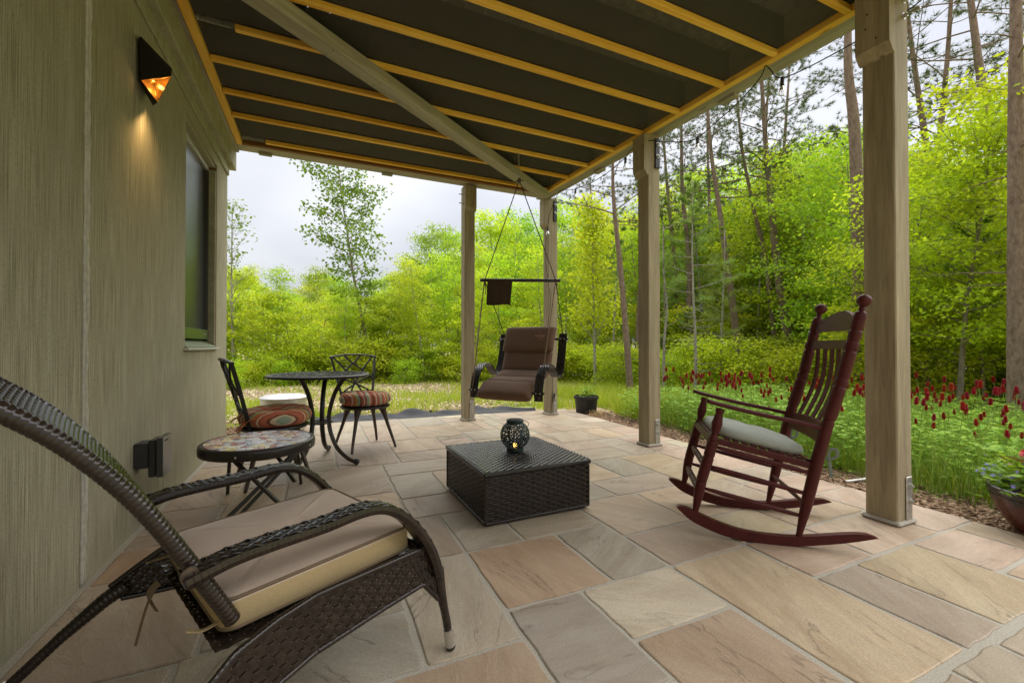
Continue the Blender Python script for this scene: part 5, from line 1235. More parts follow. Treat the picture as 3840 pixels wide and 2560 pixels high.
R = np.random.default_rng(31)
a = R.uniform(0, 2*np.pi, 90); rr = R.uniform(0, .15, 90); c = np.stack([rr*np.cos(a), rr*np.sin(a), R.uniform(.27, .42, 90)], 1); d = rdir(R, 90, -.3, .4)
v, f = leaf_np(c, d, perp_up(R, d), R.uniform(.03, .06, 90), R.uniform(.02, .04, 90)); link('seedling_leaves', quick('seedling_leaves', v, f, M['clover_leaf']), npot, 'stuff')
mb = MB()
for i in range(22):
    aa = rnd.uniform(0, 6.28); q = rnd.uniform(0, .14); p = Vector((q*math.cos(aa), q*math.sin(aa), .255)); mb.tube([p, p+Vector((rnd.uniform(-.02, .02), rnd.uniform(-.02, .02), .08)), p+Vector((rnd.uniform(-.04, .04), rnd.uniform(-.04, .04), rnd.uniform(.1, .16)))], .0018, 4)
mb.build('stems', M['clover_stem'], npot, kind='stuff')
# dry grass tuft pulled out beside the pot
mb = MB()
for i in range(60):
    p = Vector((3.60+rnd.uniform(-.05, .12), 5.18+rnd.uniform(-.12, .06), -.03)); q = p+Vector((rnd.uniform(-.10, .12), rnd.uniform(-.10, .08), rnd.uniform(.0, .10))); mb.tube([p, p.lerp(q, .5)+Vector((0, 0, rnd.uniform(.0, .07))), q], .0025, 4)
o = mb.build('dry_grass', M['straw'], kind='stuff'); tag(o, 'tuft of dry straw coloured grass beside the black nursery pot', 'dry grass')

# ------------------------------------------------------------------ glazed bowl planter at the right edge
pb = thing('planter_bowl', 'brown glazed bowl planter with mixed flowers at the right edge', 'planter', (3.585, .885, gz(3.585, .885)+.001))
def glaze():
    m, nt, bs = new_mat('red_brown_glaze'); t = N(nt, 'ShaderNodeTexCoord'); sp = N(nt, 'ShaderNodeSeparateXYZ'); nt.links.new(t.outputs['Object'], sp.inputs[0])
    nz = noise(nt, 9, 5, .65, t.outputs['Object']); ad = N(nt, 'ShaderNodeMath', operation='MULTIPLY_ADD'); nt.links.new(nz, ad.inputs[0]); ad.inputs[1].default_value = .16; nt.links.new(sp.outputs['Z'], ad.inputs[2])
    c = ramp(nt, ad.outputs[0], [(.20, (.10, .022, .012)), (.27, (.085, .02, .012)), (.31, (.022, .020, .020))]); c = mixc(nt, ramp(nt, noise(nt, 60, 4, .7, t.outputs['Object']), [(.5, (0, 0, 0)), (.75, (.6, .6, .6))]), c, (.035, .012, .010))
    nt.links.new(c, bs.inputs['Base Color']); bs.inputs['Roughness'].default_value = .22; return m
mb = MB(); mb.lathe([(.13, 0), (.135, .006), (.19, .07), (.235, .15), (.258, .215), (.262, .225), (.259, .232), (.267, .245), (.268, .268), (.262, .273), (.250, .268), (.245, .24)], 56); smooth_angle(mb.build('bowl', glaze(), pb), 45)
mb = MB(); mb.lathe([(.247, .232), (.15, .25), (.01, .255)], 32); mb.build('soil', M['soil'], pb)
R = np.random.default_rng(5)
def scatter_leaves(parent, name, n, rmax, z0, z1, L, W, mat, tilt=.7, zlo=-.3, zhi=.6, kind='stuff', center=(0, 0)):
    a = R.uniform(0, 2*np.pi, n); rr = rmax*np.sqrt(R.uniform(0, 1, n)); c = np.stack([center[0]+rr*np.cos(a), center[1]+rr*np.sin(a), R.uniform(z0, z1, n)], 1); d = rdir(R, n, zlo, zhi); d[:, :2] += (c[:, :2]-np.array(center))/max(rmax, .01)*.6; d = norm_(d)
    v, f = leaf_np(c, d, perp_up(R, d, tilt), R.uniform(*L, n), R.uniform(*W, n)); return link(name, quick(name, v, f, mat), parent, kind)
scatter_leaves(pb, 'foliage', 700, .25, .25, .40, (.04, .09), (.015, .035), M['clover_leaf'])
scatter_leaves(pb, 'bronze_foliage', 240, .13, .26, .43, (.06, .12), (.025, .05), M['bronze_leaf'], center=(-.04, -.02)); scatter_leaves(pb, 'trailing_foliage', 260, .06, .20, .36, (.04, .10), (.02, .04), M['bronze_leaf'], zlo=-.9, zhi=0, center=(-.19, -.10))
for k in range(46):
    a_ = rnd.uniform(1.6, 5.2); q = rnd.uniform(.16, .31); z = rnd.uniform(.30, .41); mb = MB()
    for j in range(5):
        t_ = 2*math.pi*j/5+k; mb.add([(0, 0, 0), (.008*math.cos(t_-.4), .008*math.sin(t_-.4), .002), (.012*math.cos(t_), .012*math.sin(t_), .003), (.008*math.cos(t_+.4), .008*math.sin(t_+.4), .002)], [(0, 1, 2, 3)])
    o = mb.build('blue_flower', M['petal_blue'], pb); o.location = (q*math.cos(a_), q*math.sin(a_), z); o.rotation_euler = (rnd.uniform(-.8, .8)-.5, rnd.uniform(-.8, .8)-.6, 0)
def bloom(name, mat, loc, s, n=9):
    mb = MB()
    for ring_, el, L in ((0, .25, 1), (1, .7, .8), (2, 1.1, .55)):
        for j in range(n-2*ring_):
            t_ = 2*math.pi*j/(n-2*ring_)+ring_*.4; dx_, dy_ = math.cos(t_), math.sin(t_); c_, s_ = math.cos(el), math.sin(el); w_ = .42*s*L
            mb.add([(0, 0, 0), (dx_*c_*L*s*.6-dy_*w_, dy_*c_*L*s*.6+dx_*w_, s_*L*s*.6), (dx_*c_*L*s, dy_*c_*L*s, s_*L*s), (dx_*c_*L*s*.6+dy_*w_, dy_*c_*L*s*.6-dx_*w_, s_*L*s*.6)], [(0, 1, 2, 3)])
    o = mb.build(name, mat, pb); o.location = loc; o.rotation_euler = (rnd.uniform(-.4, .2), rnd.uniform(-.6, .1), 0)
bloom('red_flower', M['petal_red'], (-.06, .0, .47), .055, 11); bloom('red_flower', M['petal_red'], (.05, -.08, .46), .05, 11); bloom('red_flower', M['petal_red'], (-.02, .1, .45), .045, 10)
bloom('orange_flower', M['petal_orange'], (-.13, -.03, .40), .05, 8); bloom('orange_flower', M['petal_orange'], (-.09, -.12, .37), .04, 8); bloom('orange_flower', M['petal_orange'], (-.16, .07, .37), .03, 7)
# two steel pipe ends lying in the mulch behind the nearest post
for i, (y, x, lb) in enumerate(((1.92, 3.62, 'grey steel pipe end lying on the mulch behind the nearest post, farther one'), (1.62, 3.50, 'grey steel pipe end on the mulch behind the nearest post, nearer the patio edge'))):
    mb = MB(); mb.lathe([(.011, 0), (.012, .002), (.012, .18), (.008, .18), (.008, .10)], 12, M=Matrix.Rotation(math.radians(82), 4, 'Y')); o = smooth_angle(mb.build('steel_pipe', M['galv'])); o.location = (x, y, gz(x, y)+.022); o.rotation_euler = (0, 0, math.radians(-25)); tag(o, lb, 'pipe', 'steel pipes in the mulch')
# ------------------------------------------------------------------ vegetation
def az_xy(az, d): return d*math.sin(math.radians(az)), d*math.cos(math.radians(az))
def to_np(mb): return np.array(mb.v, np.float32), mb.f
def bpath(r, a, d, L, n=5, droop=.0, wob=.06):
    pts = [Vector(a)]; d = Vector(d).normalized()
    for i in range(n):
        d = (d + Vector((r.uniform(-wob, wob), r.uniform(-wob, wob), r.uniform(-wob, wob)-droop))).normalized(); pts.append(pts[-1]+d*(L/n))
    return pts
def leaf_cloud(R, pts, per, spread, L, W, drop=.25, tilt=.7):
    P = np.array(pts); c = np.repeat(P, per, 0) + R.normal(0, 1, (len(P)*per, 3))*np.array(spread)
    d = rdir(R, len(c), -.75, .35); d[:, 2] -= drop; d = norm_(d)
    return leaf_np(c, d, perp_up(R, d, tilt), R.uniform(*L, len(c)), R.uniform(*W, len(c)))
def tree_meshes(name, seed, H, r0, cb, cr, nb, per, leaf, mats, trunk=None, layered=.35, rise=(.15, .7), shape='round', clus=4, bare=0):
    """returns (trunk mesh, crown mesh); cb crown base fraction, cr crown radius"""
    r = random.Random(seed); R = np.random.default_rng(seed); mb = MB()
    if trunk is None:
        tp = [Vector((0, 0, -.1))]; n = 9; lean = Vector((r.uniform(-.05, .05), r.uniform(-.05, .05), 1))
        for i in range(n): lean = (lean+Vector((r.uniform(-.07, .07), r.uniform(-.07, .07), .05))).normalized(); tp.append(tp[-1]+lean*((H+.1)/n))
    else: tp = cat_rom(trunk, 4)
    nT = len(tp); mb.tube(tp, [max(r0*(1-.9*(i/(nT-1))**.9), .008) for i in range(nT)], 9 if r0 > .05 else 6)
    pts = []
    for k in range(nb):
        t = cb + (1-cb)*(k+r.random())/nb*.97; p = polyline_at(tp, t); q = (t-cb)/(1-cb)
        prof = {'round': math.sin(math.pi*(.12+.80*q))**.7, 'cone': 1-.85*q, 'column': .55+.45*math.sin(math.pi*q), 'top': .35+.65*q if q < .75 else 1-(q-.75)*2.4}[shape]
        L = cr*prof*r.uniform(.7, 1.15); a = k*2.399+r.uniform(-.4, .4); el = r.uniform(*rise)
        d = Vector((math.cos(a)*math.cos(el), math.sin(a)*math.cos(el), math.sin(el))); bp_ = bpath(r, p, d, L, 5, .02)
        rb_ = max(r0*(1-t)*.55, .006)*(.6+.4*r.random()); mb.tube(bp_, [lerp(rb_, .003, i/5) for i in range(6)], 5, cap=False)
        isbare = k < bare
        if not isbare: pts += [tuple(bp_[i]) for i in (3, 4, 5)]
        for s_ in range(clus):
            i = r.choice([1, 2, 2, 3, 3, 4]); d2 = (bp_[i+1]-bp_[i]).normalized()+Vector((r.uniform(-1, 1), r.uniform(-1, 1), r.uniform(-.25, .5)))*.9; sp = bpath(r, bp_[i], d2, L*r.uniform(.25, .5), 3)
            mb.tube(sp, [.005, .004, .003, .002], 4, cap=False)
            if not isbare: pts += [tuple(sp[2]), tuple(sp[3])]
    me1 = bpy.data.meshes.new(name+'_trunk'); me1.from_pydata(mb.v, [], mb.f); me1.materials.append(mats[0]); me1.polygons.foreach_set('use_smooth', [True]*len(me1.polygons)); me1.update()
    v, f = leaf_cloud(R, pts, per, (layered, layered, layered*.42), (leaf*.7, leaf*1.3), (leaf*.5, leaf*.85))
    return me1, quick(name+'_crown', v, f, mats[1])
def needle_np(R, P, axes, per, L, w):
    n = len(P)*per; c = np.repeat(P, per, 0); ax = np.repeat(axes, per, 0); d = norm_(ax*.75 + R.normal(0, .55, (n, 3))); s = norm_(np.cross(d, R.normal(0, 1, (n, 3))))
    LL = R.uniform(*L, n)[:, None]; v = np.empty((n, 3, 3)); v[:, 0] = c-s*w; v[:, 1] = c+s*w; v[:, 2] = c+d*LL
    return v.reshape(-1, 3), np.arange(n*3).reshape(-1, 3)
def pine_meshes(name, seed, H, r0, cb, cr, nb, per, mats, trunk=None, L=(.10, .17), w=.004, droop=-.02, stubs=10, twigs=9, soft=False):
    r = random.Random(seed); R = np.random.default_rng(seed); mb = MB()
    tp = cat_rom(trunk, 4) if trunk else bpath(r, (0, 0, -.1), (r.uniform(-.03, .03), r.uniform(-.03, .03), 1), H+.1, 10, 0, .03)
    nT = len(tp); mb.tube(tp, [max(r0*(1-.75*i/(nT-1)), .012) for i in range(nT)], 10)
    P = []; A = []
    for k in range(stubs):     # dead limbs below the crown
        t = r.uniform(.15, max(cb, .3)); p = polyline_at(tp, t); a = r.uniform(0, 6.28); sb = bpath(r, p, (math.cos(a), math.sin(a), r.uniform(-.1, .35)), cr*r.uniform(.15, .55), 4, 0, .16); mb.tube(sb, [.011, .008, .006, .004, .002], 4, cap=False)
    for k in range(nb):
        q = (k+r.random())/nb; t = cb+(1-cb)*q*.985; p = polyline_at(tp, t); a = k*2.4+r.uniform(-.5, .5); el = r.uniform(-.05, .3) + .35*q
        L_ = cr*((1-.8*q) if soft else (.45+.55*math.sin(math.pi*min(1, q*.75+.22))))*r.uniform(.65, 1.15); bp_ = bpath(r, p, (math.cos(a)*math.cos(el), math.sin(a)*math.cos(el), math.sin(el)), L_, 6, droop, .10)
        mb.tube(bp_, [lerp(max(.010, r0*.22*(1-q)), .003, i/6) for i in range(7)], 5, cap=False)
        for s_ in range(twigs):
            u = .25+.75*(s_+r.random())/twigs; pp = polyline_at(bp_, min(u, 1)); d0 = (bp_[-1]-bp_[0]).normalized(); d2 = d0*.7+Vector((r.uniform(-1, 1), r.uniform(-1, 1), r.uniform(-.15, .55)))*.8
            tw = bpath(r, pp, d2, L_*r.uniform(.16, .32), 3, 0, .15); mb.tube(tw, [.004, .003, .002, .0015], 3, cap=False)
            for i in ((1, 2, 3) if soft else (2, 3)):
                P.append(tuple(tw[i])); A.append(tuple((tw[i]-tw[i-1]).normalized()))
        P.append(tuple(bp_[-1])); A.append(tuple((bp_[-1]-bp_[-2]).normalized()))
    me1 = bpy.data.meshes.new(name+'_trunk'); me1.from_pydata(mb.v, [], mb.f); me1.materials.append(mats[0]); me1.polygons.foreach_set('use_smooth', [True]*len(me1.polygons)); me1.update()
    v, f = needle_np(R, np.array(P), np.array(A), per, L, w)
    return me1, quick(name+'_crown', v, f, mats[1])
def plant_tree(name, meshes, loc, rz, sc, label, cat, group=None, sz=None):
    t = thing(name, label, cat, loc, rz, group); t.scale = (sc, sc, sz or sc)
    link('trunk', meshes[0], t); link('crown', meshes[1], t); return t

# named individual trees
def base_at(x, y): return (x, y, gz(x, y))
plant_tree('leafy_tree', tree_meshes('tall', 101, 7, .075, .34, 1.45, 42, 10, .115, (M['bark'], M['leaf_sapling']), [(0, 0, -.2), (-.03, 0, .92), (-.20, .08, 1.32), (-.54, .21, 3.07), (-.73, .28, 4.42), (-.92, .35, 5.77), (-1.12, .42, 7.6)], .17, (.3, .9), 'round', 4), base_at(1.566, 13.897), 0, 1, 'tall slender tree with open crown standing alone against the sky behind the bistro table', 'tree')
plant_tree('leafy_tree', tree_meshes('bareish', 102, 5.2, .06, .3, .75, 34, 2, .10, (M['palebark'], M['leaf_sapling']), [(0, 0, -.2), (-.03, 0, 1.26), (-.07, 0, 3.04), (-.06, -.03, 5.3)], .16, (.7, 1.2), 'column', 4, bare=12), base_at(-2.278, 15.0), 0, 1, 'thin pale tree with nearly bare crown right beside the house corner', 'tree')
plant_tree('leafy_tree', tree_meshes('lime', 103, 4.7, .045, .25, .85, 34, 12, .085, (M['palebark'], M['leaf_b']), [(0, 0, -.2), (-.04, 0, 1.49), (-.07, 0, 2.87), (-.10, 0, 4.75)], .2, (.6, 1.1), 'cone', 4), base_at(6.187, 8.739), 0, 1, 'narrow yellow green tree with straight grey trunk right of the corner post', 'tree')
PN = (M['pinebark'], M['needle'])
plant_tree('pine_tree', pine_meshes('p1', 201, 6.4, .075, .60, 1.35, 20, 26, PN, [(0, 0, -.2), (-.08, .03, 1.09), (-.21, .07, 2.66), (-.32, .10, 3.71), (-.36, .11, 4.58), (-.30, .12, 6.0)], (.06, .11), .0035), base_at(5.721, 6.866), 0, 1, 'leaning slim pine with brown trunk just left of the bolted post', 'tree', 'slim pines at the wood edge')
plant_tree('pine_tree', pine_meshes('p2', 202, 8.4, .105, .58, 1.7, 24, 28, PN, [(0, 0, -.3), (-.11, .03, 1.45), (-.30, .10, 3.01), (-.53, .19, 4.80), (-.72, .26, 6.25), (-.86, .31, 8.6)], (.07, .13), .0042), base_at(9.857, 7.632), 0, 1, 'slim pine leaning left, second pine right of the bolted post', 'tree', 'slim pines at the wood edge')
plant_tree('pine_tree', pine_meshes('p3', 203, 9.6, .135, .55, 1.8, 26, 28, PN, [(0, 0, -.3), (-.27, .11, 1.63), (-.49, .19, 3.27), (-.66, .24, 5.01), (-.80, .29, 6.76), (-.98, .34, 9.8)], (.07, .13), .0042), base_at(11.687, 7.354), 0, 1, 'stout leaning pine with scaly trunk behind the rocking chair', 'tree', 'slim pines at the wood edge')
plant_tree('pine_tree', pine_meshes('p3b', 204, 8.6, .085, .62, 1.5, 20, 26, PN, [(-.1, .1, -.3), (-.40, .17, 2.2), (-.55, .22, 3.5), (-.90, .36, 5.13), (-1.20, .46, 6.77), (-1.34, .5, 8.6)], (.07, .13), .0042), base_at(11.9, 7.75), 0, 1, 'thin pine leaning left close beside the stout pine behind the rocking chair', 'tree', 'slim pines at the wood edge')
plant_tree('pine_tree', pine_meshes('p4', 205, 9, .09, .55, 1.7, 22, 26, PN, [(0, 0, -.3), (-.05, -.02, 3.69), (-.23, .04, 5.67), (-.27, .04, 7.65), (-.2, .1, 9.2)], (.07, .13), .0042), base_at(10.267, 9.642), 0, 1, 'straight dark pine directly right of the bolted post, deeper in the wood', 'tree', 'slim pines at the wood edge')
plant_tree('pine_tree', pine_meshes('p8', 206, 9, .13, .93, 1.2, 5, 12, PN, [(0, 0, -.3), (-.05, -.01, 2.92), (-.13, 0, 5.11), (-.23, .04, 6.17), (-.25, .03, 7.30), (-.22, .03, 9.2)], stubs=26), base_at(9.22, 4.63), 0, 1, 'tall dead topped pine with bare stubs behind the nearest post', 'tree', 'slim pines at the wood edge')
plant_tree('pine_tree', pine_meshes('p9', 207, 11, .10, .42, 2.3, 26, 28, PN, [(0, 0, -.3), (.26, -.14, 1.83), (.49, -.26, 3.76), (.63, -.35, 5.78), (.80, -.45, 8.0), (.95, -.55, 11.5)], (.08, .14), .0042), base_at(11.895, 5.069), 0, 1, 'pine leaning right with spreading boughs, right of the nearest post', 'tree', 'slim pines at the wood edge')
plant_tree('pine_tree', pine_meshes('p10', 208, 12, .115, .40, 2.4, 24, 28, PN, [(0, 0, -.3), (-.02, 0, 1.01), (-.04, 0, 1.97), (-.06, -.01, 3.9), (-.07, -.02, 5.4), (-.05, 0, 12)], (.08, .14), .0035, stubs=14), base_at(7.091, 2.023), 0, 1, 'thick scaly barked pine trunk at the right edge of the view', 'tree', 'slim pines at the wood edge')
DW = (M['deadwood'], M['needle_soft'])
plant_tree('dead_tree', pine_meshes('d6', 209, 3.4, .032, .97, .7, 1, 2, DW, [(0, 0, -.2), (.02, -.02, 1.19), (.07, -.05, 1.92), (-.02, -.03, 2.83), (.03, 0, 3.6)], stubs=16), base_at(6.593, 6.911), 0, 1, 'small dead grey tree hard against the right side of the bolted post', 'tree')
plant_tree('pine_tree', pine_meshes('d7', 210, 4.6, .036, .45, 1.0, 18, 18, (M['palebark'], M['needle_soft']), [(0, 0, -.2), (0, -.01, 1.14), (-.04, 0, 2.05), (-.07, 0, 3.15), (-.05, 0, 4.6)], stubs=22, soft=True, L=(.07, .12), w=.003), base_at(7.209, 6.632), 0, 1, 'young white pine with pale trunk and many dead side twigs', 'tree')
plant_tree('pine_tree', pine_meshes('d11', 211, 3.2, .03, .35, .9, 18, 18, (M['bark'], M['needle_soft']), [(0, 0, -.2), (-.04, .01, .76), (-.08, .02, 1.61), (-.12, .03, 3.2)], soft=True, L=(.07, .12), w=.003), base_at(9.203, 2.99), 0, 1, 'young white pine with thin trunk left of the scaly pine at the right edge', 'tree')

# repeated kinds
rv = random.Random(77)
MAPLE = [tree_meshes('maple%d' % i, 300+i, 6, .06, .22, 1.9, 36, 20, .088, (M['bark'], M[m]), None, .23, (.05, .6), 'round', 5) for i, m in enumerate(('leaf_a', 'leaf_a', 'leaf_b', 'leaf_c', 'leaf_a'))]
TALL = [tree_meshes('grove%d' % i, 330+i, 6, .06, .32, 1.3, 32, 17, .09, (M['palebark'], M[m]), None, .21, (.3, .9), 'column', 5) for i, m in enumerate(('leaf_b', 'leaf_a', 'leaf_c'))]
STEM = [tree_meshes('stem%d' % i, 345+i, 6, .055, .48, 1.0, 24, 12, .10, (M['palebark'], M['leaf_a']), None, .2, (.3, 1.0), 'column', 4) for i in range(2)]
SAP = [tree_meshes('sapling%d' % i, 350+i, 2.4, .022, .08, .85, 26, 11, .075, (M['bark'], M[m]), None, .13, (.1, .8), 'round', 4) for i, m in enumerate(('leaf_a', 'leaf_b', 'leaf_b'))]
BUSH = [tree_meshes('bush%d' % i, 370+i, 1.1, .016, .05, .85, 24, 12, .07, (M['bark'], M[m]), None, .15, (.0, .7), 'round', 4) for i, m in enumerate(('leaf_a', 'leaf_b'))]
WPINE = [pine_meshes('wpine%d' % i, 390+i, 5.5, .045, .10, 1.35, 34, 15, (M['palebark'], M['needle_soft']), None, (.08, .14), .0038, .0, 4, 9, True) for i in range(2)]
PINE = [pine_meshes('fpine%d' % i, 400+i, 9, .09, .5, 1.7, 22, 24, PN, None, (.08, .14), .005) for i in range(2)]
SKY_ = [(-25, 620), (-12, 625), (-9, 622), (-4, 642), (-1.5, 658), (2, 648), (6, 655), (9, 640), (12, 615), (15, 590), (18, 590), (22, 555), (26, 550), (29, 565), (32, 545), (35, 510), (38, 490), (42, 455), (47, 410), (52, 380), (56, 350), (60, 340), (64, 335), (67, 330), (70, 320), (74, 300), (80, 270), (100, 250)]
def elev(az): return (795-interp(SKY_, az))/(986/math.cos(math.radians(az-24.29)))
def put(kindname, protos, H0, az, d, H, label, group, cat='tree'):
    x, y = az_xy(az, d); z = gz(x, y); s = H/H0; t = plant_tree(kindname, rv.choice(protos), (x, y, z), rv.uniform(0, 6.28), s*rv.uniform(.95, 1.05), label, cat, group, s); return t
far_l = 'leafy spring green tree deep in the wood on the skyline'; mid_l = 'leafy green tree in the middle of the wood beyond the lawn'; edge_l = 'low bright green sapling at the near edge of the wood'; bush_l = 'low leafy bush on the floor of the wood edge'
az = -20.0
while az < 37:
    d = rv.uniform(27, 40); put('leafy_tree', MAPLE+TALL+TALL, 6, az+rv.uniform(-.6, .6), d, 1.2+d*elev(az)*rv.uniform(.70, 1.08), far_l, 'far trees of the wood'); az += 1.25
az = -18.0
while az < 37:
    d = rv.uniform(18, 24); put('leafy_tree', MAPLE+MAPLE+TALL, 6, az+rv.uniform(-.8, .8), d, 1.1+d*elev(az)*rv.uniform(.55, .88), mid_l, 'middle trees of the wood'); az += 1.7
az = -16.0
while az < 37:
    d = rv.uniform(13.2, 16.5); put('sapling', SAP, 2.4, az+rv.uniform(-.6, .6), d, rv.uniform(1.5, 2.9), edge_l, 'saplings at the wood edge'); az += 1.35
az = 36.0
while az < 88:
    d = rv.uniform(18, 30); put('leafy_tree', MAPLE+TALL+MAPLE, 6, az+rv.uniform(-.6, .6), d, min(1.0+d*elev(az)*rv.uniform(.75, 1.0), 13), far_l, 'far trees of the wood'); az += 1.25
az = 36.5
while az < 88:
    d = rv.uniform(14.6, 18.5) if az < 62 else rv.uniform(11.5, 16); put('leafy_tree', MAPLE+MAPLE+TALL, 6, az+rv.uniform(-.8, .8), d, min(.9+d*elev(az)*rv.uniform(.5, .9), 10), mid_l, 'middle trees of the wood'); az += 2.0
az = 40.0
while az < 86:
    d = rv.uniform(13.8, 15.5) if az < 61 else rv.uniform(9.3, 11.5); put('sapling', SAP, 2.4, az+rv.uniform(-.6, .6), d, rv.uniform(1.4, 2.8), edge_l, 'saplings at the wood edge'); az += 2.3
for az, d, H in ((46, 14.2, 5.6), (48.5, 14.5, 6.0), (50.2, 11.6, 4.0), (54, 14.5, 5.5), (57.5, 15.5, 6), (68.5, 10.5, 3.4), (70.5, 11.5, 3.8), (37.5, 13.5, 5), (44, 14.5, 6)):
    put('pine_tree', WPINE, 5.5, az, d, H, 'soft feathery young white pine among the leafy trees', 'young white pines')
for az, d, H in ((40.5, 13.5, 8.5), (45.5, 15, 9.5), (49.5, 17, 10.5), (53.5, 16, 10.5), (55.5, 19, 11.5), (63.5, 17, 11), (70, 15, 11.5), (73, 13, 12), (76, 16, 12), (36.2, 16, 7.2)):
    put('pine_tree', PINE, 9, az, d, H, 'tall sparse topped pine rising above the leafy trees', 'tall pines in the wood')
az = -14.0
while az < 84:
    d = (rv.uniform(12.6, 14.5) if az < 36 else rv.uniform(10.2, 13.5)); put('bush', BUSH, 1.1, az+rv.uniform(-.6, .6), d, rv.uniform(.6, 1.15), bush_l, 'bushes along the wood edge', 'bush'); az += 1.5
# taller crowns that stand out of the skyline, and slender stems at its near edge
for az, d, ytop in ((-.6, 24, 622), (2.4, 27, 640), (10.8, 25, 598), (13.2, 21, 530), (17.2, 24, 540), (21.5, 20, 512), (24.6, 22, 508), (27.2, 25, 540), (33.8, 18, 470), (-7.2, 22, 618)):
    put('leafy_tree', TALL, 6, az, d, 1.15+d*(795-ytop)/(986/math.cos(math.radians(az-24.29))), 'taller tree whose narrow top stands out of the leafy skyline', 'trees standing out of the skyline')
for az, d, H in ((-4.5, 14.6, 3.4), (3.3, 13.2, 2.9), (9.8, 14.2, 3.3), (12.8, 13.6, 3.6), (16.0, 14.8, 4.0), (19.2, 13.4, 3.4), (23.0, 14.4, 4.2), (28.6, 13.0, 3.8), (31.2, 14.5, 4.4)):
    put('leafy_tree', STEM, 6, az, d, H, 'slender pale stemmed young tree at the front of the wood', 'slender stems at the wood edge')
# bright maple boughs close to the right edge
for az, d, H in ((66, 9.6, 4.3), (70.3, 8.8, 4.2), (73.8, 10.0, 4.6), (62.3, 12.2, 5.4), (59.5, 14.2, 6.0), (56.3, 15.6, 6.2), (77.5, 8.8, 4.6)):
    put('leafy_tree', MAPLE, 6, az, d, H, 'bright maple with layered boughs near the right side of the view', 'bright maples near the patio')

# grass
def blades(name, N_, sampler, hrange, w, mat, seed):
    R = np.random.default_rng(seed); P, hs = sampler(R, N_); n = len(P); a = R.uniform(0, 2*np.pi, n); side_ = np.stack([np.cos(a), np.sin(a), np.zeros(n)], 1); lean = rdir(R, n, 0, .2)*R.uniform(.1, .75, n)[:, None]
    h = (R.uniform(*hrange, n)*hs)[:, None]; up = np.array([0, 0, 1.0]); ww = w*R.uniform(.6, 1.4, n)[:, None]
    v = np.empty((n, 6, 3)); v[:, 0] = P-side_*ww; v[:, 1] = P+side_*ww; m_ = P+up*h*.55+lean*h*.25; v[:, 2] = m_+side_*ww*.75; v[:, 3] = m_-side_*ww*.75; t_ = P+up*h*.92+lean*h*.85; v[:, 4] = t_+side_*ww*.1; v[:, 5] = t_-side_*ww*.1
    b = np.arange(n)[:, None]*6; f = np.concatenate([b+np.array([0, 1, 2, 3]), b+np.array([3, 2, 4, 5])]); return link(name, quick(name, v.reshape(-1, 3), f, mat), None, 'stuff')
gzv = np.vectorize(gz)
def lawn(R, n):
    az = np.radians(R.uniform(-16, 42, n)); d = 6.0+ (15.0-6.0)*R.uniform(0, 1, n)**1.15; x, y = d*np.sin(az), d*np.cos(az)
    keep = (y > 6.25+.25*np.sin(x*3)) & ~((x < 3.3) & (x > -.2) & (y < 6.62)); x, y = x[keep], y[keep]
    m = np.sin(x*1.7+1)*np.sin(y*1.3)+.6*np.sin(x*3.9+y*2.1)+.35*np.sin(y*5.1); prob = 1/(1+np.exp(-3*(m-.05))); k2 = R.uniform(0, 1, len(x)) < (.06+.94*prob)*np.where((x < 3) & (y > 9.5), .45, 1); x, y = x[k2], y[k2]
    return np.stack([x, y, gzv(x, y)], 1), .45+.7*R.uniform(0, 1, len(x))
o = blades('grass', 52000, lawn, (.06, .22), .006, M['grass'], 1); tag(o, 'patchy green lawn grass between patio and wood', 'grass')
def tallg(R, n):
    x = R.uniform(3.75, 8.2, n); y = R.uniform(1.2, 8.3, n); keep = (x > right_edge(0)+.62+.036*y+.25*np.sin(y*2.3)*.5) & (np.hypot(x, y) < 9.6); x, y = x[keep], y[keep]
    k3 = (y > 4.4) | (R.uniform(0, 1, len(x)) < .55); x, y = x[k3], y[k3]; hs = np.where(y > 4.6, .9, .62); return np.stack([x, y, gzv(x, y)], 1), hs*R.uniform(.5, 1.1, len(x))
o = blades('tall_grass', 42000, tallg, (.14, .42), .0045, M['grass'], 2); tag(o, 'tall bright green grass along the right side of the patio', 'grass')
# clover leaves in the flower bed
R = np.random.default_rng(8); n = 12000; x = R.uniform(3.85, 7.6, n); y = R.uniform(-.3, 5.2, n); k = (x > 3.78+.036*y+.12*np.sin(y*5)) & (np.hypot(x, y) < 8.6); x, y = x[k], y[k]; n = len(x); ht = R.uniform(.04, .44, n)
c = np.stack([x, y, gzv(x, y)+ht], 1); vv = []; ff = []; th0 = R.uniform(0, 2*np.pi, n)
for j in range(3):
    a = th0+j*2.09; d = norm_(np.stack([np.cos(a), np.sin(a), R.uniform(-.25, .25, n)], 1)); v, f = leaf_np(c, d, perp_up(R, d, .25), R.uniform(.030, .055, n), R.uniform(.026, .046, n)); ff.append(f+len(vv)*n*4); vv.append(v)
o = link('clover_leaves', quick('clover_leaves', np.concatenate(vv), np.concatenate(ff), M['clover_leaf']), None, 'stuff'); tag(o, 'mass of green clover leaves in the bed beside the patio', 'clover')
def stems(R, n):
    x = R.uniform(3.85, 6.8, n); y = R.uniform(.0, 4.6, n); keep = (x > 3.8+.036*y); x, y = x[keep], y[keep]; return np.stack([x, y, gzv(x, y)], 1), np.ones(len(x))
o = blades('clover_stems', 9000, stems, (.25, .55), .0028, M['clover_stem'], 4); tag(o, 'green stems crowding the clover bed', 'clover')
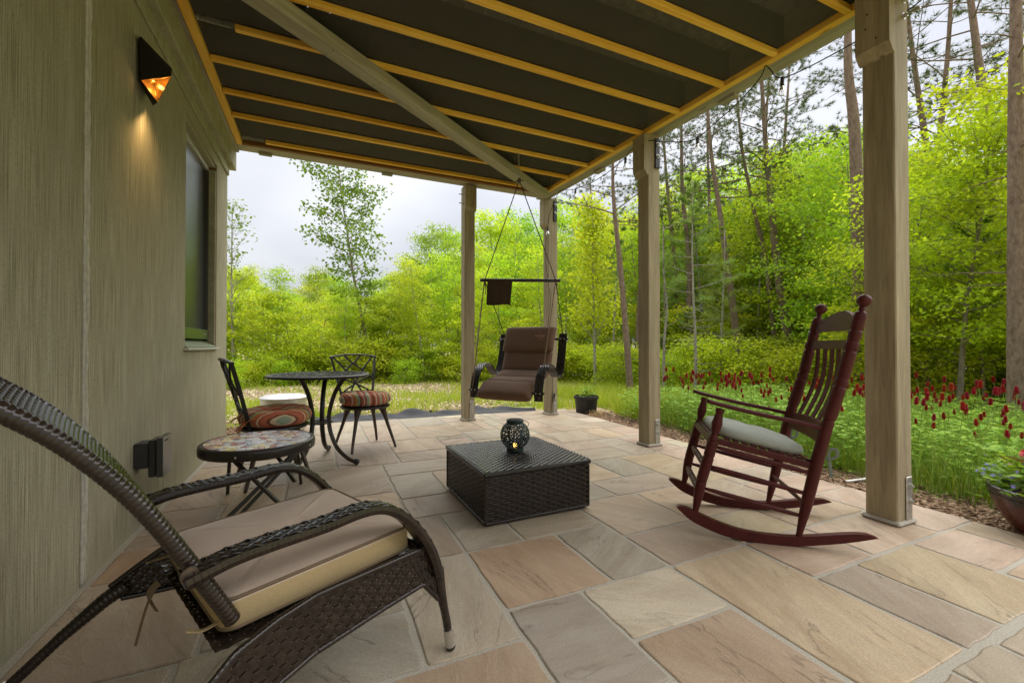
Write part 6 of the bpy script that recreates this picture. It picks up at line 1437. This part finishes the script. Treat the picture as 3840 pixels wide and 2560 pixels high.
# crimson clover flowers, each one a plant
def clover_proto(seed):
    r = random.Random(seed); H = .66; mb = MB(); bend = Vector((r.uniform(-.06, .06), r.uniform(-.06, .06), 0)); pts = [Vector((0, 0, -.02))+bend*(t*t)+Vector((0, 0, H*t)) for t in (0, .25, .5, .75, 1)]; mb.tube(pts, [.0030, .0028, .0025, .0022, .0022], 5)
    me1 = bpy.data.meshes.new('clover_stem'); me1.from_pydata(mb.v, [], mb.f); me1.materials.append(M['clover_stem'])
    vs, fs = [], []; top = pts[-1]; Lh = .058
    for k in range(150):
        t = (k+.5)/150; rr = .019*(1-.75*max(0, t-.35)/.65)*(.6+.4*min(1, t*6)); a = k*2.39996; z = t*Lh-.006; d = Vector((math.cos(a), math.sin(a), .75+.8*t)).normalized(); p = top+Vector((rr*math.cos(a)*.45, rr*math.sin(a)*.45, z)); s_ = Vector((-math.sin(a), math.cos(a), 0)); L = .015*r.uniform(.8, 1.2); b = len(vs)
        vs += [tuple(p-s_*.0032), tuple(p+s_*.0032), tuple(p+d*L+s_*.0022), tuple(p+d*L-s_*.0022)]; fs.append((b, b+1, b+2, b+3))
    me2 = quick('clover_head', vs, fs, M['crimson'])
    R_ = np.random.default_rng(seed); c = np.repeat(np.array([[*(pts[2])], [*(pts[1])]]), 3, 0); a = np.array([0, 2.1, 4.2, 1, 3.1, 5.2])+seed; d = norm_(np.stack([np.cos(a), np.sin(a), np.full(6, .2)], 1)); v, f = leaf_np(c, d, perp_up(R_, d, .2), np.full(6, .042), np.full(6, .034)); me3 = quick('clover_leaflet', v, f, M['clover_leaf'])
    return me1, me2, me3
CP = [clover_proto(i) for i in range(4)]; rc_ = random.Random(55); nC = 0; spots = []
while nC < 290:
    az = rc_.uniform(43, 80); d = rc_.uniform(4.1, 7.2); x, y = az_xy(az, d)
    if x < 3.9+.036*y or y < .35 or y > 5.0: continue
    if any((x-a)**2+(y-b)**2 < .0064 for a, b in spots): continue
    spots.append((x, y)); m1, m2, m3 = rc_.choice(CP)
    near = d < 5.0
    t = thing('crimson_clover', 'crimson clover with tall red flower head in the bed beside the patio', 'clover', (x, y, gz(x, y)), rc_.uniform(0, 6.28), 'crimson clovers in the flower bed'); s = rc_.choice([rc_.uniform(.62, .85), rc_.uniform(.75, 1.0), rc_.uniform(.85, 1.08)]); t.scale = (s, s, s); t.rotation_euler = (rc_.uniform(-.12, .12), rc_.uniform(-.12, .12), rc_.uniform(0, 6.28))
    link('stem', m1, t); link('flower_head', m2, t); link('leaf', m3, t, 'stuff'); nC += 1
# bark mulch
def chips(name, n, sampler, seed, L=(.02, .06), label='', mat='chip'):
    R = np.random.default_rng(seed); P = sampler(R, n); n = len(P); a = R.uniform(0, 2*np.pi, n); tl = R.normal(0, .25, n); d = norm_(np.stack([np.cos(a), np.sin(a), tl], 1)); nn = perp_up(R, d, .35); s_ = np.cross(d, nn); l = R.uniform(*L, n)[:, None]/2; w = l*R.uniform(.2, .5, n)[:, None]; h = R.uniform(.002, .005, n)[:, None]
    v = np.empty((n, 8, 3)); i = 0
    for zz in (-1, 1):
        for (p, q) in ((-1, -1), (1, -.7), (.85, 1), (-.9, .8)): v[:, i] = P+d*l*p+s_*w*q+nn*h*zz; i += 1
    b = np.arange(n)[:, None]*8; f = np.concatenate([b+np.array(q) for q in ((4, 5, 6, 7), (0, 1, 5, 4), (1, 2, 6, 5), (2, 3, 7, 6), (3, 0, 4, 7))]); o = link(name, quick(name, v.reshape(-1, 3), f, M[mat]), None, 'stuff'); tag(o, label, 'mulch')
def s1(R, n):
    y = R.uniform(-.5, 5.6, n); x = right_edge(y)+.01+np.abs(R.normal(0, .26, n)); return np.stack([x, y, gzv(x, y)+.008+R.uniform(0, .018, n)], 1)
chips('bark_mulch', 7000, s1, 1, label='brown bark mulch along the right edge of the patio')
def s2(R, n):
    x = R.uniform(-3.2, .1, n); y = R.uniform(5.5, 6.5, n); k = (x < -.92) | (y > front_edge(0)+.02) | ((x < -.3) & (y-5.5 > (x+.9)*.9+.05)); x, y = x[k], y[k]; return np.stack([x, y, gzv(x, y)+.008+R.uniform(0, .018, len(x))], 1)
chips('bark_mulch', 3500, s2, 2, label='brown bark mulch by the corner of the house')
def s3(R, n):
    az = np.radians(R.uniform(-16, 40, n)); d = R.uniform(6.6, 14, n); x, y = d*np.sin(az), d*np.cos(az); k = (y > 6.7); x, y = x[k], y[k]; return np.stack([x, y, gzv(x, y)+.008+R.uniform(0, .012, len(x))], 1)
chips('straw_mulch', 20000, s3, 3, (.04, .13), label='pale wood chip mulch scattered over the lawn', mat='palechip')

# words of place for the groups small enough to count
ORD = ['leftmost', 'second from the left', 'third from the left', 'fourth from the left', 'fifth from the left', 'sixth from the left', 'seventh from the left', 'eighth from the left', 'ninth from the left', 'rightmost']
for g_, noun in (('bright maples near the patio', 'bright maple with layered boughs on the right, %s of seven'), ('young white pines', 'soft feathery young white pine, %s of nine'), ('tall pines in the wood', 'tall sparse topped pine above the leafy trees, %s of ten'), ('trees standing out of the skyline', 'taller tree with narrow top on the skyline, %s of ten'), ('slender stems at the wood edge', 'slender pale stemmed young tree before the wood, %s of nine')):
    L_ = sorted([o for o in COL.objects if o.get('group') == g_ and o.parent is None], key=lambda o: math.atan2(o.location.x, o.location.y))
    for k, o in enumerate(L_): o['label'] = noun % (ORD[k] if k < len(L_)-1 else 'rightmost')
